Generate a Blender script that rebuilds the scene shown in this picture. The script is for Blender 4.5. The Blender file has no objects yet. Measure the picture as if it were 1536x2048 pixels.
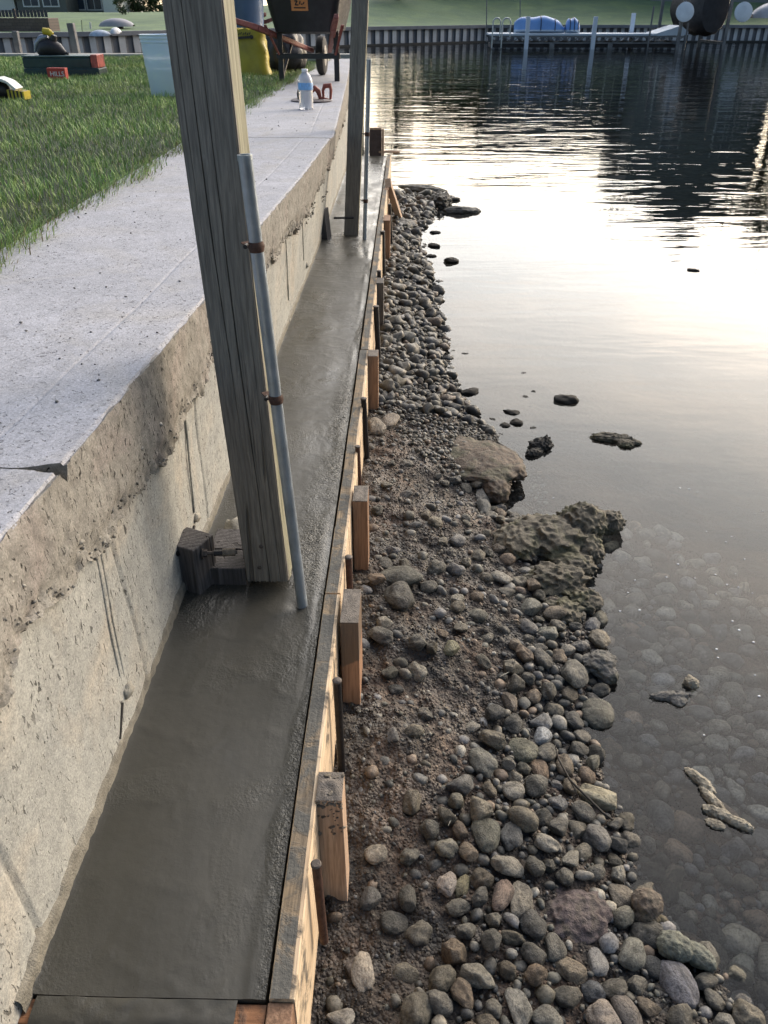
import bpy, bmesh, math, random
import numpy as np
from mathutils import Vector, Matrix, noise as mnoise
random.seed(7); RNG = np.random.default_rng(7)
R = math.radians
scene = bpy.context.scene
C = scene.collection

# ------------------------------------------------------------------ camera
F = 1600.0; YH = 20.0; XV = 815.0; CZ = 1.72            # focal length (px of 1536x2048), horizon row, wall's vanishing column, eye height over water
PITCH = math.atan((1024 - YH) / F)
YAW = math.atan((XV - 768) * math.cos(PITCH) / F)       # camera turned slightly left of the wall's direction
cd = bpy.data.cameras.new("camera"); cam = bpy.data.objects.new("camera", cd); C.objects.link(cam)
cd.sensor_fit = 'VERTICAL'; cd.sensor_height = 24; cd.lens = 24 * F / 2048
cd.clip_start = 0.02; cd.clip_end = 1500
cam.location = (0, 0, CZ); cam.rotation_euler = (math.pi / 2 - PITCH, 0, YAW)
cd.dof.use_dof = True; cd.dof.focus_distance = 2.1; cd.dof.aperture_fstop = 11
scene.camera = cam
CM = cam.rotation_euler.to_matrix()

# ------------------------------------------------------------------ sky, sun, exposure
SUN_EL, SUN_AZ = R(18), R(48)                            # azimuth from +Y towards +X
world = bpy.data.worlds.new("World"); scene.world = world; world.use_nodes = True
wn = world.node_tree.nodes; wl = world.node_tree.links; wn.clear()
wo = wn.new('ShaderNodeOutputWorld'); bg = wn.new('ShaderNodeBackground'); sk = wn.new('ShaderNodeTexSky')
sk.sky_type = 'NISHITA'; sk.sun_disc = False; sk.sun_elevation = SUN_EL; sk.sun_rotation = SUN_AZ
sk.altitude = 200; sk.air_density = 1.0; sk.dust_density = 3.0; sk.ozone_density = 1.6
bg.inputs['Strength'].default_value = 0.15
# thin high cloud: pale streaks over the clear sky
tc = wn.new('ShaderNodeTexCoord'); mp = wn.new('ShaderNodeMapping'); mp.inputs['Scale'].default_value = (1.4, 1.4, 5)
nz = wn.new('ShaderNodeTexNoise'); nz.inputs['Scale'].default_value = 2.2; nz.inputs['Detail'].default_value = 5
rp = wn.new('ShaderNodeValToRGB'); rp.color_ramp.elements[0].position = .38; rp.color_ramp.elements[1].position = .72
rp.color_ramp.elements[0].color = (.86, .88, .92, 1); rp.color_ramp.elements[1].color = (1.35, 1.24, 1.16, 1)
mx = wn.new('ShaderNodeMix'); mx.data_type = 'RGBA'; mx.blend_type = 'MULTIPLY'; mx.inputs['Factor'].default_value = 1
wl.new(tc.outputs['Generated'], mp.inputs['Vector']); wl.new(mp.outputs[0], nz.inputs['Vector']); wl.new(nz.outputs['Fac'], rp.inputs['Fac'])
wl.new(sk.outputs[0], mx.inputs['A']); wl.new(rp.outputs[0], mx.inputs['B']); wl.new(mx.outputs['Result'], bg.inputs['Color'])
# the evening glow: thin cloud lit from behind, widest low in the west
GAZ, GEL, GPOW, GK = R(22), R(17), 4.0, 4.9
gd = (math.sin(GAZ)*math.cos(GEL), math.cos(GAZ)*math.cos(GEL), math.sin(GEL))
vm = wn.new('ShaderNodeVectorMath'); vm.operation = 'DOT_PRODUCT'; wl.new(tc.outputs['Generated'], vm.inputs[0]); vm.inputs[1].default_value = gd
m0 = wn.new('ShaderNodeMath'); m0.operation = 'MAXIMUM'; wl.new(vm.outputs['Value'], m0.inputs[0]); m0.inputs[1].default_value = 0
m1 = wn.new('ShaderNodeMath'); m1.operation = 'POWER'; wl.new(m0.outputs[0], m1.inputs[0]); m1.inputs[1].default_value = GPOW
m2 = wn.new('ShaderNodeMath'); m2.operation = 'MULTIPLY'; wl.new(m1.outputs[0], m2.inputs[0]); m2.inputs[1].default_value = GK
gcol = wn.new('ShaderNodeValToRGB'); gcol.color_ramp.elements[0].position = .15; gcol.color_ramp.elements[0].color = (.86, .88, 1.0, 1)
gcol.color_ramp.elements[1].position = .95; gcol.color_ramp.elements[1].color = (1.0, .94, .84, 1); wl.new(m0.outputs[0], gcol.inputs['Fac'])
gm = wn.new('ShaderNodeMix'); gm.data_type = 'RGBA'; gm.blend_type = 'MULTIPLY'; gm.inputs['Factor'].default_value = .6; wl.new(gcol.outputs[0], gm.inputs['A']); wl.new(rp.outputs[0], gm.inputs['B'])
bg2 = wn.new('ShaderNodeBackground'); sz = wn.new('ShaderNodeSeparateXYZ'); wl.new(tc.outputs['Generated'], sz.inputs[0])
hz = wn.new('ShaderNodeValToRGB'); hz.color_ramp.elements[0].position = .04; hz.color_ramp.elements[0].color = (1.0, .84, .58, 1); hz.color_ramp.elements[1].position = .24; hz.color_ramp.elements[1].color = (1, 1, 1, 1); wl.new(sz.outputs['Z'], hz.inputs['Fac'])
gh = wn.new('ShaderNodeMix'); gh.data_type = 'RGBA'; gh.blend_type = 'MULTIPLY'; gh.inputs['Factor'].default_value = 1; wl.new(gm.outputs['Result'], gh.inputs['A']); wl.new(hz.outputs[0], gh.inputs['B'])
wl.new(gh.outputs['Result'], bg2.inputs['Color']); wl.new(m2.outputs[0], bg2.inputs['Strength'])
ad = wn.new('ShaderNodeAddShader'); wl.new(bg.outputs[0], ad.inputs[0]); wl.new(bg2.outputs[0], ad.inputs[1]); wl.new(ad.outputs[0], wo.inputs['Surface'])
sd = bpy.data.lights.new("sun", 'SUN'); sun = bpy.data.objects.new("sun", sd); C.objects.link(sun)
sd.energy = 0.5; sd.angle = R(14); sd.color = (1.0, .92, .80)
SUN_LAMP_EL, SUN_LAMP_AZ = SUN_EL, SUN_AZ
sun.rotation_euler = Vector((math.sin(SUN_LAMP_AZ) * math.cos(SUN_LAMP_EL), math.cos(SUN_LAMP_AZ) * math.cos(SUN_LAMP_EL), math.sin(SUN_LAMP_EL))).to_track_quat('Z', 'Y').to_euler()
sun.location = (30, 40, 20)
scene.view_settings.view_transform = 'Standard'; scene.view_settings.look = 'None'
scene.view_settings.exposure = 0.25; scene.view_settings.gamma = 1.0
scene.cycles.max_bounces = 6; scene.cycles.transparent_max_bounces = 12
scene.cycles.caustics_reflective = False; scene.cycles.caustics_refractive = False
scene.cycles.use_denoising = True

# ------------------------------------------------------------------ survey: pixel of the photograph -> place on a level or at a distance
def ray(px, py): return CM @ Vector((px - 768, 1024 - py, -F))
def on(px, py, z):
    d = ray(px, py); t = (z - CZ) / d.z
    return Vector((d.x * t, d.y * t, z))
def far(px, py, Y):
    d = ray(px, py); t = Y / d.y
    return Vector((d.x * t, Y, CZ + d.z * t))
ZS, ZT = 0.42, 1.07                                      # top of the wet footing, top of the walkway

# ------------------------------------------------------------------ mesh helpers
class MB:
    def __init__(s): s.v = []; s.f = []; s.m = []
    def add(s, vs, fs, mi=0):
        n = len(s.v); s.v += [tuple(p) for p in vs]; s.f += [tuple(i + n for i in q) for q in fs]; s.m += [mi] * len(fs)
        return s
    def box(s, x0, y0, z0, x1, y1, z1, M=None, mi=0):
        vs = [Vector(p) for p in ((x0,y0,z0),(x1,y0,z0),(x1,y1,z0),(x0,y1,z0),(x0,y0,z1),(x1,y0,z1),(x1,y1,z1),(x0,y1,z1))]
        if M: vs = [M @ p for p in vs]
        return s.add(vs, [(0,3,2,1),(4,5,6,7),(0,1,5,4),(1,2,6,5),(2,3,7,6),(3,0,4,7)], mi)
    def bar(s, a, b, w, h, up=Vector((0,0,1)), mi=0, w2=None, h2=None):
        a, b = Vector(a), Vector(b); d = (b - a).normalized(); x = d.cross(up).normalized(); u = x.cross(d)
        w2 = w2 or w; h2 = h2 or h
        vs = [a - x*w/2 - u*h/2, a + x*w/2 - u*h/2, a + x*w/2 + u*h/2, a - x*w/2 + u*h/2, b - x*w2/2 - u*h2/2, b + x*w2/2 - u*h2/2, b + x*w2/2 + u*h2/2, b - x*w2/2 + u*h2/2]
        return s.add(vs, [(0,1,2,3),(7,6,5,4),(0,4,5,1),(1,5,6,2),(2,6,7,3),(3,7,4,0)], mi)
    def tube(s, pts, r, n=12, cap=True, mi=0):
        pts = [Vector(p) for p in pts]; rs = r if isinstance(r, (list, tuple)) else [r] * len(pts)
        rings = []
        up = Vector((0, 0, 1)) if abs((pts[1] - pts[0]).normalized().z) < .9 else Vector((0, 1, 0))
        for i, p in enumerate(pts):
            d = (pts[min(i+1, len(pts)-1)] - pts[max(i-1, 0)]).normalized()
            x = d.cross(up).normalized(); u = x.cross(d).normalized()
            rings.append([p + (x * math.cos(t) + u * math.sin(t)) * rs[i] for t in [2*math.pi*k/n for k in range(n)]])
        vs = [q for rg in rings for q in rg]; fs = []
        for i in range(len(pts) - 1):
            for k in range(n):
                fs.append((i*n+k, i*n+(k+1)%n, (i+1)*n+(k+1)%n, (i+1)*n+k))
        if cap: fs.append(tuple(reversed(range(n)))); fs.append(tuple(range((len(pts)-1)*n, len(pts)*n)))
        return s.add(vs, fs, mi)
    def lathe(s, prof, n=32, M=None, mi=0):
        vs = []; fs = []
        for (r, z) in prof:
            for k in range(n):
                t = 2*math.pi*k/n; p = Vector((r*math.cos(t), r*math.sin(t), z)); vs.append(M @ p if M else p)
        for i in range(len(prof)-1):
            for k in range(n): fs.append((i*n+k, i*n+(k+1)%n, (i+1)*n+(k+1)%n, (i+1)*n+k))
        fs.append(tuple(reversed(range(n)))); fs.append(tuple(range((len(prof)-1)*n, len(prof)*n)))
        return s.add(vs, fs, mi)
    def build(s, name, mat, parent=None, smooth=False, bevel=0, seg=2, org=None):
        me = bpy.data.meshes.new(name)
        v = s.v
        if org is not None: v = [(p[0]-org[0], p[1]-org[1], p[2]-org[2]) for p in v]
        me.from_pydata(v, [], s.f); me.update()
        for m in (mat if isinstance(mat, (list, tuple)) else [mat]): me.materials.append(m)
        for p, mi in zip(me.polygons, s.m): p.material_index = mi; p.use_smooth = smooth
        o = bpy.data.objects.new(name, me); C.objects.link(o)
        if org is not None: o.location = org
        if parent is not None:
            o.parent = parent
            o.matrix_parent_inverse = Matrix.Translation(-parent.location)
        if bevel:
            b = o.modifiers.new("bevel", 'BEVEL'); b.width = bevel; b.segments = seg; b.limit_method = 'ANGLE'; b.angle_limit = R(40)
        if smooth and hasattr(me, 'set_sharp_from_angle'): me.set_sharp_from_angle(angle=R(42))
        return o
def tag(o, label=None, cat=None, group=None, kind=None):
    if label: o['label'] = label
    if cat: o['category'] = cat
    if group: o['group'] = group
    if kind: o['kind'] = kind
    return o
def thing(name, loc, label, cat, group=None):
    o = bpy.data.objects.new(name, None); C.objects.link(o); o.location = loc; o.empty_display_size = .1
    return tag(o, label, cat, group)
def np_mesh(name, V, Fq, mat, smooth=True, colors=None):
    me = bpy.data.meshes.new(name); V = np.asarray(V, dtype=np.float32); Fq = np.asarray(Fq, dtype=np.int32)
    k = Fq.shape[1]
    me.vertices.add(len(V)); me.vertices.foreach_set('co', V.ravel())
    me.loops.add(Fq.size); me.loops.foreach_set('vertex_index', Fq.ravel())
    me.polygons.add(len(Fq)); me.polygons.foreach_set('loop_start', np.arange(0, Fq.size, k, dtype=np.int32))
    me.polygons.foreach_set('use_smooth', np.full(len(Fq), smooth))
    me.update(calc_edges=True); me.validate()
    if colors is not None:
        a = me.color_attributes.new('tint', 'FLOAT_COLOR', 'POINT')
        cc = np.ones((len(V), 4), dtype=np.float32); cc[:, :3] = colors; a.data.foreach_set('color', cc.ravel())
    me.materials.append(mat)
    o = bpy.data.objects.new(name, me); C.objects.link(o)
    return o
def grid_faces(nr, nc):
    i = np.arange(nr-1)[:, None] * nc + np.arange(nc-1)[None, :]
    i = i.ravel(); return np.stack([i, i+1, i+1+nc, i+nc], 1)
# vectorised value noise
def _h(i, j, k):
    n = (i * 374761393 + j * 668265263 + k * 1274126177) & 0xffffffff
    n = ((n ^ (n >> 13)) * 1103515245) & 0xffffffff
    return ((n ^ (n >> 16)) & 0xffff) / 65535.0
def vnoise(x, y, z=0.0):
    x, y, z = np.broadcast_arrays(np.asarray(x, float), np.asarray(y, float), np.asarray(z, float))
    xi, yi, zi = np.floor(x).astype(np.int64), np.floor(y).astype(np.int64), np.floor(z).astype(np.int64)
    fx, fy, fz = x - xi, y - yi, z - zi
    fx, fy, fz = [t*t*(3-2*t) for t in (fx, fy, fz)]
    r = 0
    for a in (0, 1):
        for b in (0, 1):
            for c in (0, 1):
                w = (fx if a else 1-fx) * (fy if b else 1-fy) * (fz if c else 1-fz)
                r = r + w * _h(xi+a, yi+b, zi+c)
    return r * 2 - 1
def fbm(x, y, z=0.0, o=4, g=.5):
    s = 0; a = 1
    for i in range(o):
        s = s + a * vnoise(x, y, np.asarray(z) + 17.3*i); a *= g; x = np.asarray(x)*2.03+5.1; y = np.asarray(y)*2.03+1.7; z = np.asarray(z)*2.03
    return s

# ------------------------------------------------------------------ materials
class NT:
    def __init__(s, name):
        s.m = bpy.data.materials.new(name); s.m.use_nodes = True; s.n = s.m.node_tree.nodes; s.l = s.m.node_tree.links
        s.b = s.n['Principled BSDF']; s.out = s.n['Material Output']; s.co = s.n.new('ShaderNodeTexCoord')
    def vec(s, sc=(1,1,1), src='Object', rot=(0,0,0)):
        m = s.n.new('ShaderNodeMapping'); m.inputs['Scale'].default_value = sc; m.inputs['Rotation'].default_value = rot
        s.l.new(s.co.outputs[src], m.inputs['Vector']); return m.outputs[0]
    def noise(s, v, scale, detail=4, rough=.55, dist=0):
        n = s.n.new('ShaderNodeTexNoise'); s.l.new(v, n.inputs['Vector'])
        n.inputs['Scale'].default_value = scale; n.inputs['Detail'].default_value = detail; n.inputs['Roughness'].default_value = rough; n.inputs['Distortion'].default_value = dist
        return n.outputs['Fac']
    def voro(s, v, scale, feat='F1', out='Distance'):
        n = s.n.new('ShaderNodeTexVoronoi'); s.l.new(v, n.inputs['Vector']); n.feature = feat; n.inputs['Scale'].default_value = scale
        return n.outputs[out]
    def ramp(s, f, stops):
        r = s.n.new('ShaderNodeValToRGB'); s.l.new(f, r.inputs['Fac']); e = r.color_ramp.elements
        e[0].position, e[1].position = stops[0][0], stops[-1][0]
        def cc(c): return (c, c, c, 1) if not isinstance(c, tuple) else (*c, 1)
        e[0].color, e[1].color = cc(stops[0][1]), cc(stops[-1][1])
        for p, c in stops[1:-1]: q = e.new(p); q.color = cc(c)
        return r.outputs['Color']
    def mix(s, f, a, b, mode='MIX'):
        m = s.n.new('ShaderNodeMix'); m.data_type = 'RGBA'; m.blend_type = mode; m.clamp_factor = True
        for key, v in (('Factor', f), ('A', a), ('B', b)):
            if hasattr(v, 'links'): s.l.new(v, m.inputs[key])
            elif key == 'Factor': m.inputs[key].default_value = v
            else: m.inputs[key].default_value = (*v, 1)
        return m.outputs['Result']
    def math(s, op, a, b=None, clamp=False):
        m = s.n.new('ShaderNodeMath'); m.operation = op; m.use_clamp = clamp
        for i, v in enumerate((a, b)):
            if v is None: continue
            if hasattr(v, 'links'): s.l.new(v, m.inputs[i])
            else: m.inputs[i].default_value = v
        return m.outputs[0]
    def bump(s, h, strength=.4, dist=.01, prev=None):
        b = s.n.new('ShaderNodeBump'); s.l.new(h, b.inputs['Height']); b.inputs['Strength'].default_value = strength; b.inputs['Distance'].default_value = dist
        if prev is not None: s.l.new(prev, b.inputs['Normal'])
        return b.outputs[0]
    def set(s, color=None, rough=None, normal=None, metal=None, spec=None):
        for key, v in (('Base Color', color), ('Roughness', rough), ('Normal', normal), ('Metallic', metal), ('Specular IOR Level', spec)):
            if v is None: continue
            if hasattr(v, 'links'): s.l.new(v, s.b.inputs[key])
            elif key == 'Base Color': s.b.inputs[key].default_value = (*v, 1)
            else: s.b.inputs[key].default_value = v
        return s.m
def plain(name, col, rough=.6, metal=0, var=.25, scale=8, bump=0, spec=.5):
    t = NT(name); v = t.vec(); n = t.noise(v, scale, 5)
    c = t.ramp(n, [(.25, tuple(x*(1-var) for x in col)), (.75, tuple(min(1, x*(1+var)) for x in col))])
    r = t.ramp(t.noise(v, scale*2.3, 4), [(.3, max(.03, rough-.12)), (.7, min(1, rough+.12))])
    nm = t.bump(t.noise(v, scale*6, 4), bump, .004) if bump else None
    return t.set(c, r, nm, metal, spec)

def concrete_mat(name, pale, dark, pits=.5, streak=1, sc=1.0, patch=None, speck=.5):
    t = NT(name); v = t.vec(); big = t.noise(v, 2.2*sc, 7, .65, .4); vs = t.vec((1, 1, .14) if streak else (1, 1, 1))
    c = t.ramp(big, [(.3, dark), (.66, pale)])
    c = t.mix(t.ramp(t.noise(vs, 10*sc, 6, .65), [(.42, .0), (.75, .6)]), c, tuple(x*.62 for x in pale))
    if patch: c = t.mix(t.ramp(t.noise(v, 3.1*sc, 4, .6, 1.2), [(.48, 0.0), (.66, .8)]), c, patch)
    mid = t.noise(v, 34*sc, 6, .75); c = t.mix(t.ramp(mid, [(.36, speck), (.56, 0.0)]), c, tuple(x*.45 for x in dark))
    fine = t.noise(v, 210*sc, 4, .75); c = t.mix(t.ramp(fine, [(.34, .7), (.56, 0.0)]), c, tuple(x*.55 for x in dark))
    c = t.mix(t.ramp(fine, [(.58, 0.0), (.72, .5)]), c, tuple(min(1, x*1.35) for x in pale))
    pv = t.vec((1, 1, .38) if streak else (1, 1, 1)); cl = t.noise(v, 6*sc, 4, .6)
    p1 = t.ramp(t.noise(pv, 120*sc, 2, .5, .8), [(.315, 1.0), (.365, 0.0)]); p2 = t.ramp(t.noise(pv, 62*sc, 3, .6, 1.5), [(.25, 1.0), (.29, 0.0)])
    pit = t.math('MAXIMUM', t.math('MULTIPLY', p1, t.ramp(cl, [(.36, .1), (.58, 1.0)])), t.math('MULTIPLY', p2, t.ramp(cl, [(.45, 0.0), (.6, 1.0)])))
    c = t.mix(t.math('MULTIPLY', pit, pits), c, (.035, .032, .028))
    n1 = t.bump(mid, .30, .006); n2 = t.bump(t.math('SUBTRACT', 1.0, pit), .9, .005, n1); n3 = t.bump(fine, .45, .002, n2)
    return t.set(c, t.ramp(big, [(.3, .75), (.7, .92)]), n3, spec=.3)
def wood_mat(name, pale, dark, axis='Z', ring=18, wmix=.5, gs=60, grime=0.0, crack=0.0, grimecol=(.085, .082, .075), rough=.75, lo=.48, fleck=0):
    t = NT(name)
    s = {'X': (.05, 1, 1), 'Y': (1, .05, 1), 'Z': (1, 1, .05)}[axis]
    v = t.vec(s); v1 = t.vec()
    w = t.n.new('ShaderNodeTexWave'); w.wave_type = 'RINGS'; w.rings_direction = axis; t.l.new(t.vec({'X': (.12,1,1), 'Y': (1,.12,1), 'Z': (1,1,.12)}[axis]), w.inputs['Vector'])
    w.inputs['Scale'].default_value = ring; w.inputs['Distortion'].default_value = 9; w.inputs['Detail'].default_value = 3; w.inputs['Detail Scale'].default_value = .9
    g = t.noise(v, gs, 5, .6, .3); g2 = t.noise(v, 230, 3, .6)
    c = t.ramp(w.outputs['Fac'], [(.15, dark), (.85, pale)])
    c = t.mix(1 - wmix, c, t.ramp(g, [(.3, dark), (.7, pale)])); c = t.mix(t.ramp(t.noise(t.vec({'X': (.3,1,1), 'Y': (1,.3,1), 'Z': (1,1,.3)}[axis]), 7, 4, .6, .5), [(.4, 0.0), (.7, .5)]), c, tuple(x*.62 for x in pale))
    c = t.mix(t.ramp(g2, [(.35, .6), (.6, 0.0)]), c, tuple(x*.5 for x in dark))
    h = t.math('ADD', t.math('MULTIPLY', g, .8), t.math('MULTIPLY', g2, .4))
    nm = t.bump(h, .6, .004)
    if crack:
        ck = t.ramp(t.noise(v, 26, 2, .5, .4), [(.30, 1.0), (.335, 0.0)])
        c = t.mix(t.math('MULTIPLY', ck, crack), c, (.012, .011, .01)); nm = t.bump(t.math('SUBTRACT', 1.0, ck), .8, .008, nm)  # shadow inside the cracks put into the colour, their relief into the bump
    if fleck:
        fk = t.ramp(t.noise(t.vec({'X': (.4,1,1), 'Y': (1,.4,1), 'Z': (1,1,.4)}[axis]), 42, 2, .5), [(.70, 0.0), (.74, 1.0)])
        c = t.mix(t.math('MULTIPLY', fk, fleck), c, (.33, .31, .27))
    if grime:
        gf = t.noise(v1, 9, 6, .65, .8); gfac = t.ramp(gf, [(lo - .06, 1.0), (lo + .05, 0.0)])
        c = t.mix(t.math('MULTIPLY', gfac, grime), c, grimecol); nm = t.bump(t.math('MULTIPLY', gfac, t.noise(v1, 90, 4, .6)), .7, .004, nm)
    return t.set(c, rough, nm, spec=.3)
M = {}
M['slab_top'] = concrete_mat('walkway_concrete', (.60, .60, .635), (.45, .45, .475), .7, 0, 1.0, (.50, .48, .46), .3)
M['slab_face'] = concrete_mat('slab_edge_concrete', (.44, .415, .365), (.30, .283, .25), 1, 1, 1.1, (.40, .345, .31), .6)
M['wall'] = concrete_mat('board_formed_concrete', (.58, .57, .51), (.38, .385, .365), .8, 1, 1.0, (.57, .51, .42), .4)
M['mortar'] = plain('mortar', (.33, .31, .26), .85, 0, .3, 30, .7)
M['post'] = wood_mat('weathered_timber', (.31, .28, .235), (.19, .172, .148), 'Z', 5, wmix=.10, gs=190, crack=.55, fleck=.5)
M['post_lit_side'] = wood_mat('timber_lit_side', (.40, .38, .27), (.22, .21, .14), 'Z', 10, crack=.25)  # right face painted paler and yellower, the side light put into its colour
M['block'] = wood_mat('dark_timber', (.16, .15, .15), (.05, .047, .047), 'Z', 22, crack=.5)
M['board'] = wood_mat('fresh_pine_board', (.86, .70, .50), (.72, .52, .33), 'Y', 12, grime=.9, lo=.42)
M['board_top'] = wood_mat('smeared_board_top', (.42, .31, .19), (.17, .14, .105), 'Y', 16, grime=1, grimecol=(.12, .117, .105), lo=.54)
M['endboard'] = wood_mat('orange_end_board', (.48, .24, .12), (.30, .14, .07), 'X', 14, grime=.8, grimecol=(.06, .055, .05), lo=.44)
M['stake'] = wood_mat('orange_stake', (.40, .245, .155), (.25, .145, .09), 'Z', 20)
def stained(name, pale, dark, z0, slope, col):
    m = wood_mat(name, pale, dark, 'Z', 20); nt = m.node_tree; nd, lk = nt.nodes, nt.links; bs = nd['Principled BSDF']
    co = next(q for q in nd if q.type == 'TEX_COORD'); sp = nd.new('ShaderNodeSeparateXYZ'); lk.new(co.outputs['Object'], sp.inputs[0])
    nz_ = nd.new('ShaderNodeTexNoise'); nz_.inputs['Scale'].default_value = 30; lk.new(co.outputs['Object'], nz_.inputs['Vector'])
    def mm(op, a, b):
        q = nd.new('ShaderNodeMath'); q.operation = op
        for i_, v_ in enumerate((a, b)):
            if hasattr(v_, 'links'): lk.new(v_, q.inputs[i_])
            else: q.inputs[i_].default_value = v_
        return q.outputs[0]
    h = mm('ADD', mm('ADD', sp.outputs['Z'], mm('MULTIPLY', sp.outputs['X'], slope)), mm('MULTIPLY', nz_.outputs['Fac'], .03))
    st = mm('MULTIPLY', mm('SUBTRACT', h, z0), 120.0); st.node.use_clamp = True
    mx_ = nd.new('ShaderNodeMix'); mx_.data_type = 'RGBA'; old = bs.inputs['Base Color'].links[0].from_socket
    lk.new(mm('MULTIPLY', st, .85), mx_.inputs['Factor']); lk.new(old, mx_.inputs['A']); mx_.inputs['B'].default_value = (*col, 1); lk.new(mx_.outputs['Result'], bs.inputs['Base Color'])
    return m
M['stake_wet'] = stained('orange_stake_stained', (.52, .31, .19), (.33, .18, .11), .385, -.6, (.15, .115, .085))
M['stake_pale'] = wood_mat('pale_stake', (.72, .53, .38), (.50, .33, .22), 'Z', 20)
M['stake_split'] = stained('split_stake', (.72, .53, .38), (.50, .33, .22), .375, 1.3, (.36, .24, .12))
M['stake_grey'] = wood_mat('grey_stake', (.20, .18, .16), (.11, .10, .09), 'Z', 20)
M['stake_top'] = plain('concrete_smear', (.19, .165, .14), .8, 0, .45, 60, .9)
M['clod'] = plain('splattered_concrete', (.20, .17, .13), .7, 0, .5, 80, .9)
M['iron'] = plain('black_steel', (.022, .02, .02), .5, .3, .4, 60, .3)
M['rust'] = plain('rusty_steel', (.09, .045, .03), .75, .2, .5, 70, .6)
M['rod'] = plain('weathered_steel_rod', (.10, .085, .075), .6, .5, .4, 70, .4)
M['galv'] = plain('galvanised_pipe', (.36, .41, .45), .42, .55, .22, 25, .12)

def wet_mat():
    t = NT('wet_concrete'); v = t.vec()
    big = t.noise(v, 2.4, 4, .5); c = t.ramp(big, [(.3, (.047, .046, .038)), (.7, (.064, .062, .052))])
    rgh = t.noise(t.vec((1, .8, 1)), 3.2, 4, .6, .5)
    mask = t.ramp(rgh, [(.46, 0.0), (.60, 1.0)])
    att = t.n.new('ShaderNodeAttribute'); att.attribute_name = 'tint'        # where the float did not reach: along the form and round the posts
    mask = t.math('MAXIMUM', t.math('MULTIPLY', mask, .22), att.outputs['Fac'])
    h1 = t.noise(v, 120, 4, .62); h2 = t.noise(v, 45, 3, .5); ag = t.noise(t.vec((1, .8, 1)), 190, 2, .6)
    n1 = t.bump(h2, .18, .004)
    n1b = t.bump(t.noise(t.vec((1.0, .22, 1)), 16, 3, .5), .25, .006, n1)
    rough_h = t.math('MULTIPLY', t.math('ADD', h1, t.math('MULTIPLY', ag, .9)), mask)
    n2 = t.bump(rough_h, 1.0, .006, n1b)
    wv = t.n.new('ShaderNodeTexWave'); wv.wave_type = 'RINGS'; t.l.new(t.vec((1, .5, 1)), wv.inputs['Vector']); wv.inputs['Scale'].default_value = 5; wv.inputs['Distortion'].default_value = 7; wv.inputs['Detail'].default_value = 3
    n2 = t.bump(t.math('POWER', wv.outputs['Fac'], 6.0), .16, .004, n2)
    n3 = t.bump(t.noise(v, 300, 2, .6), .10, .0015, n2)
    sp = t.ramp(t.noise(v, 230, 2, .5), [(.68, 0.0), (.72, .8)])
    c = t.mix(t.math('MULTIPLY', sp, .4), c, (.04, .04, .035))
    rr = t.math('ADD', t.ramp(t.noise(t.vec((1, .45, 1)), 6, 5, .65, .6), [(.34, .24), (.62, .52)]), t.math('MULTIPLY', mask, -.12))
    return t.set(c, rr, n3, spec=.5)
M['wet'] = wet_mat()

def dirt_mat():
    t = NT('muddy_gravel'); v = t.vec()
    a = t.noise(v, 4.0, 5, .6, .6); b = t.noise(v, 60, 4, .7); g = t.voro(v, 120); g2 = t.voro(v, 120, out='Color')
    c = t.ramp(a, [(.40, (.028, .026, .024)), (.51, (.062, .047, .036)), (.62, (.125, .084, .058))])
    c = t.mix(t.ramp(t.noise(v, 95, 3, .7), [(.55, 0.0), (.7, .6)]), c, (.17, .135, .10))
    c = t.mix(t.ramp(b, [(.35, .6), (.6, 0.0)]), c, (.022, .020, .018))
    n1 = t.bump(t.math('SUBTRACT', 1.0, g), .9, .006); n2 = t.bump(b, .9, .006, n1)
    wet = t.noise(v, 6, 4, .6)
    return t.set(c, t.ramp(wet, [(.35, .42), (.6, .8)]), n2, spec=.45)
M['dirt'] = dirt_mat()
def stone_look(t, v, base, k=1.0):
    n = t.noise(v, 26*k, 6, .7, .6); n2 = t.noise(v, 150*k, 5, .8); blot = t.noise(v, 17*k, 4, .6, 1.0)
    c = t.mix(t.ramp(n, [(.35, .0), (.65, .8)]), base, t.mix(1.0, base, (1.75, 1.70, 1.58), 'MULTIPLY'))
    c = t.mix(t.ramp(blot, [(.50, 0.0), (.62, .75)]), c, t.mix(.5, base, (.030, .030, .020)))
    c = t.mix(t.ramp(n2, [(.36, .8), (.54, 0.0)]), c, t.mix(1.0, base, (.28, .28, .27), 'MULTIPLY'))
    c = t.mix(t.ramp(n2, [(.60, .0), (.72, .6)]), c, t.mix(1.0, base, (2.2, 2.15, 2.0), 'MULTIPLY'))
    nm = t.bump(n2, .6, .0025/k); nm = t.bump(n, .4, .006/k, nm)
    return t.set(c, t.ramp(blot, [(.35, .42), (.65, .75)]), nm, spec=.45)
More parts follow.
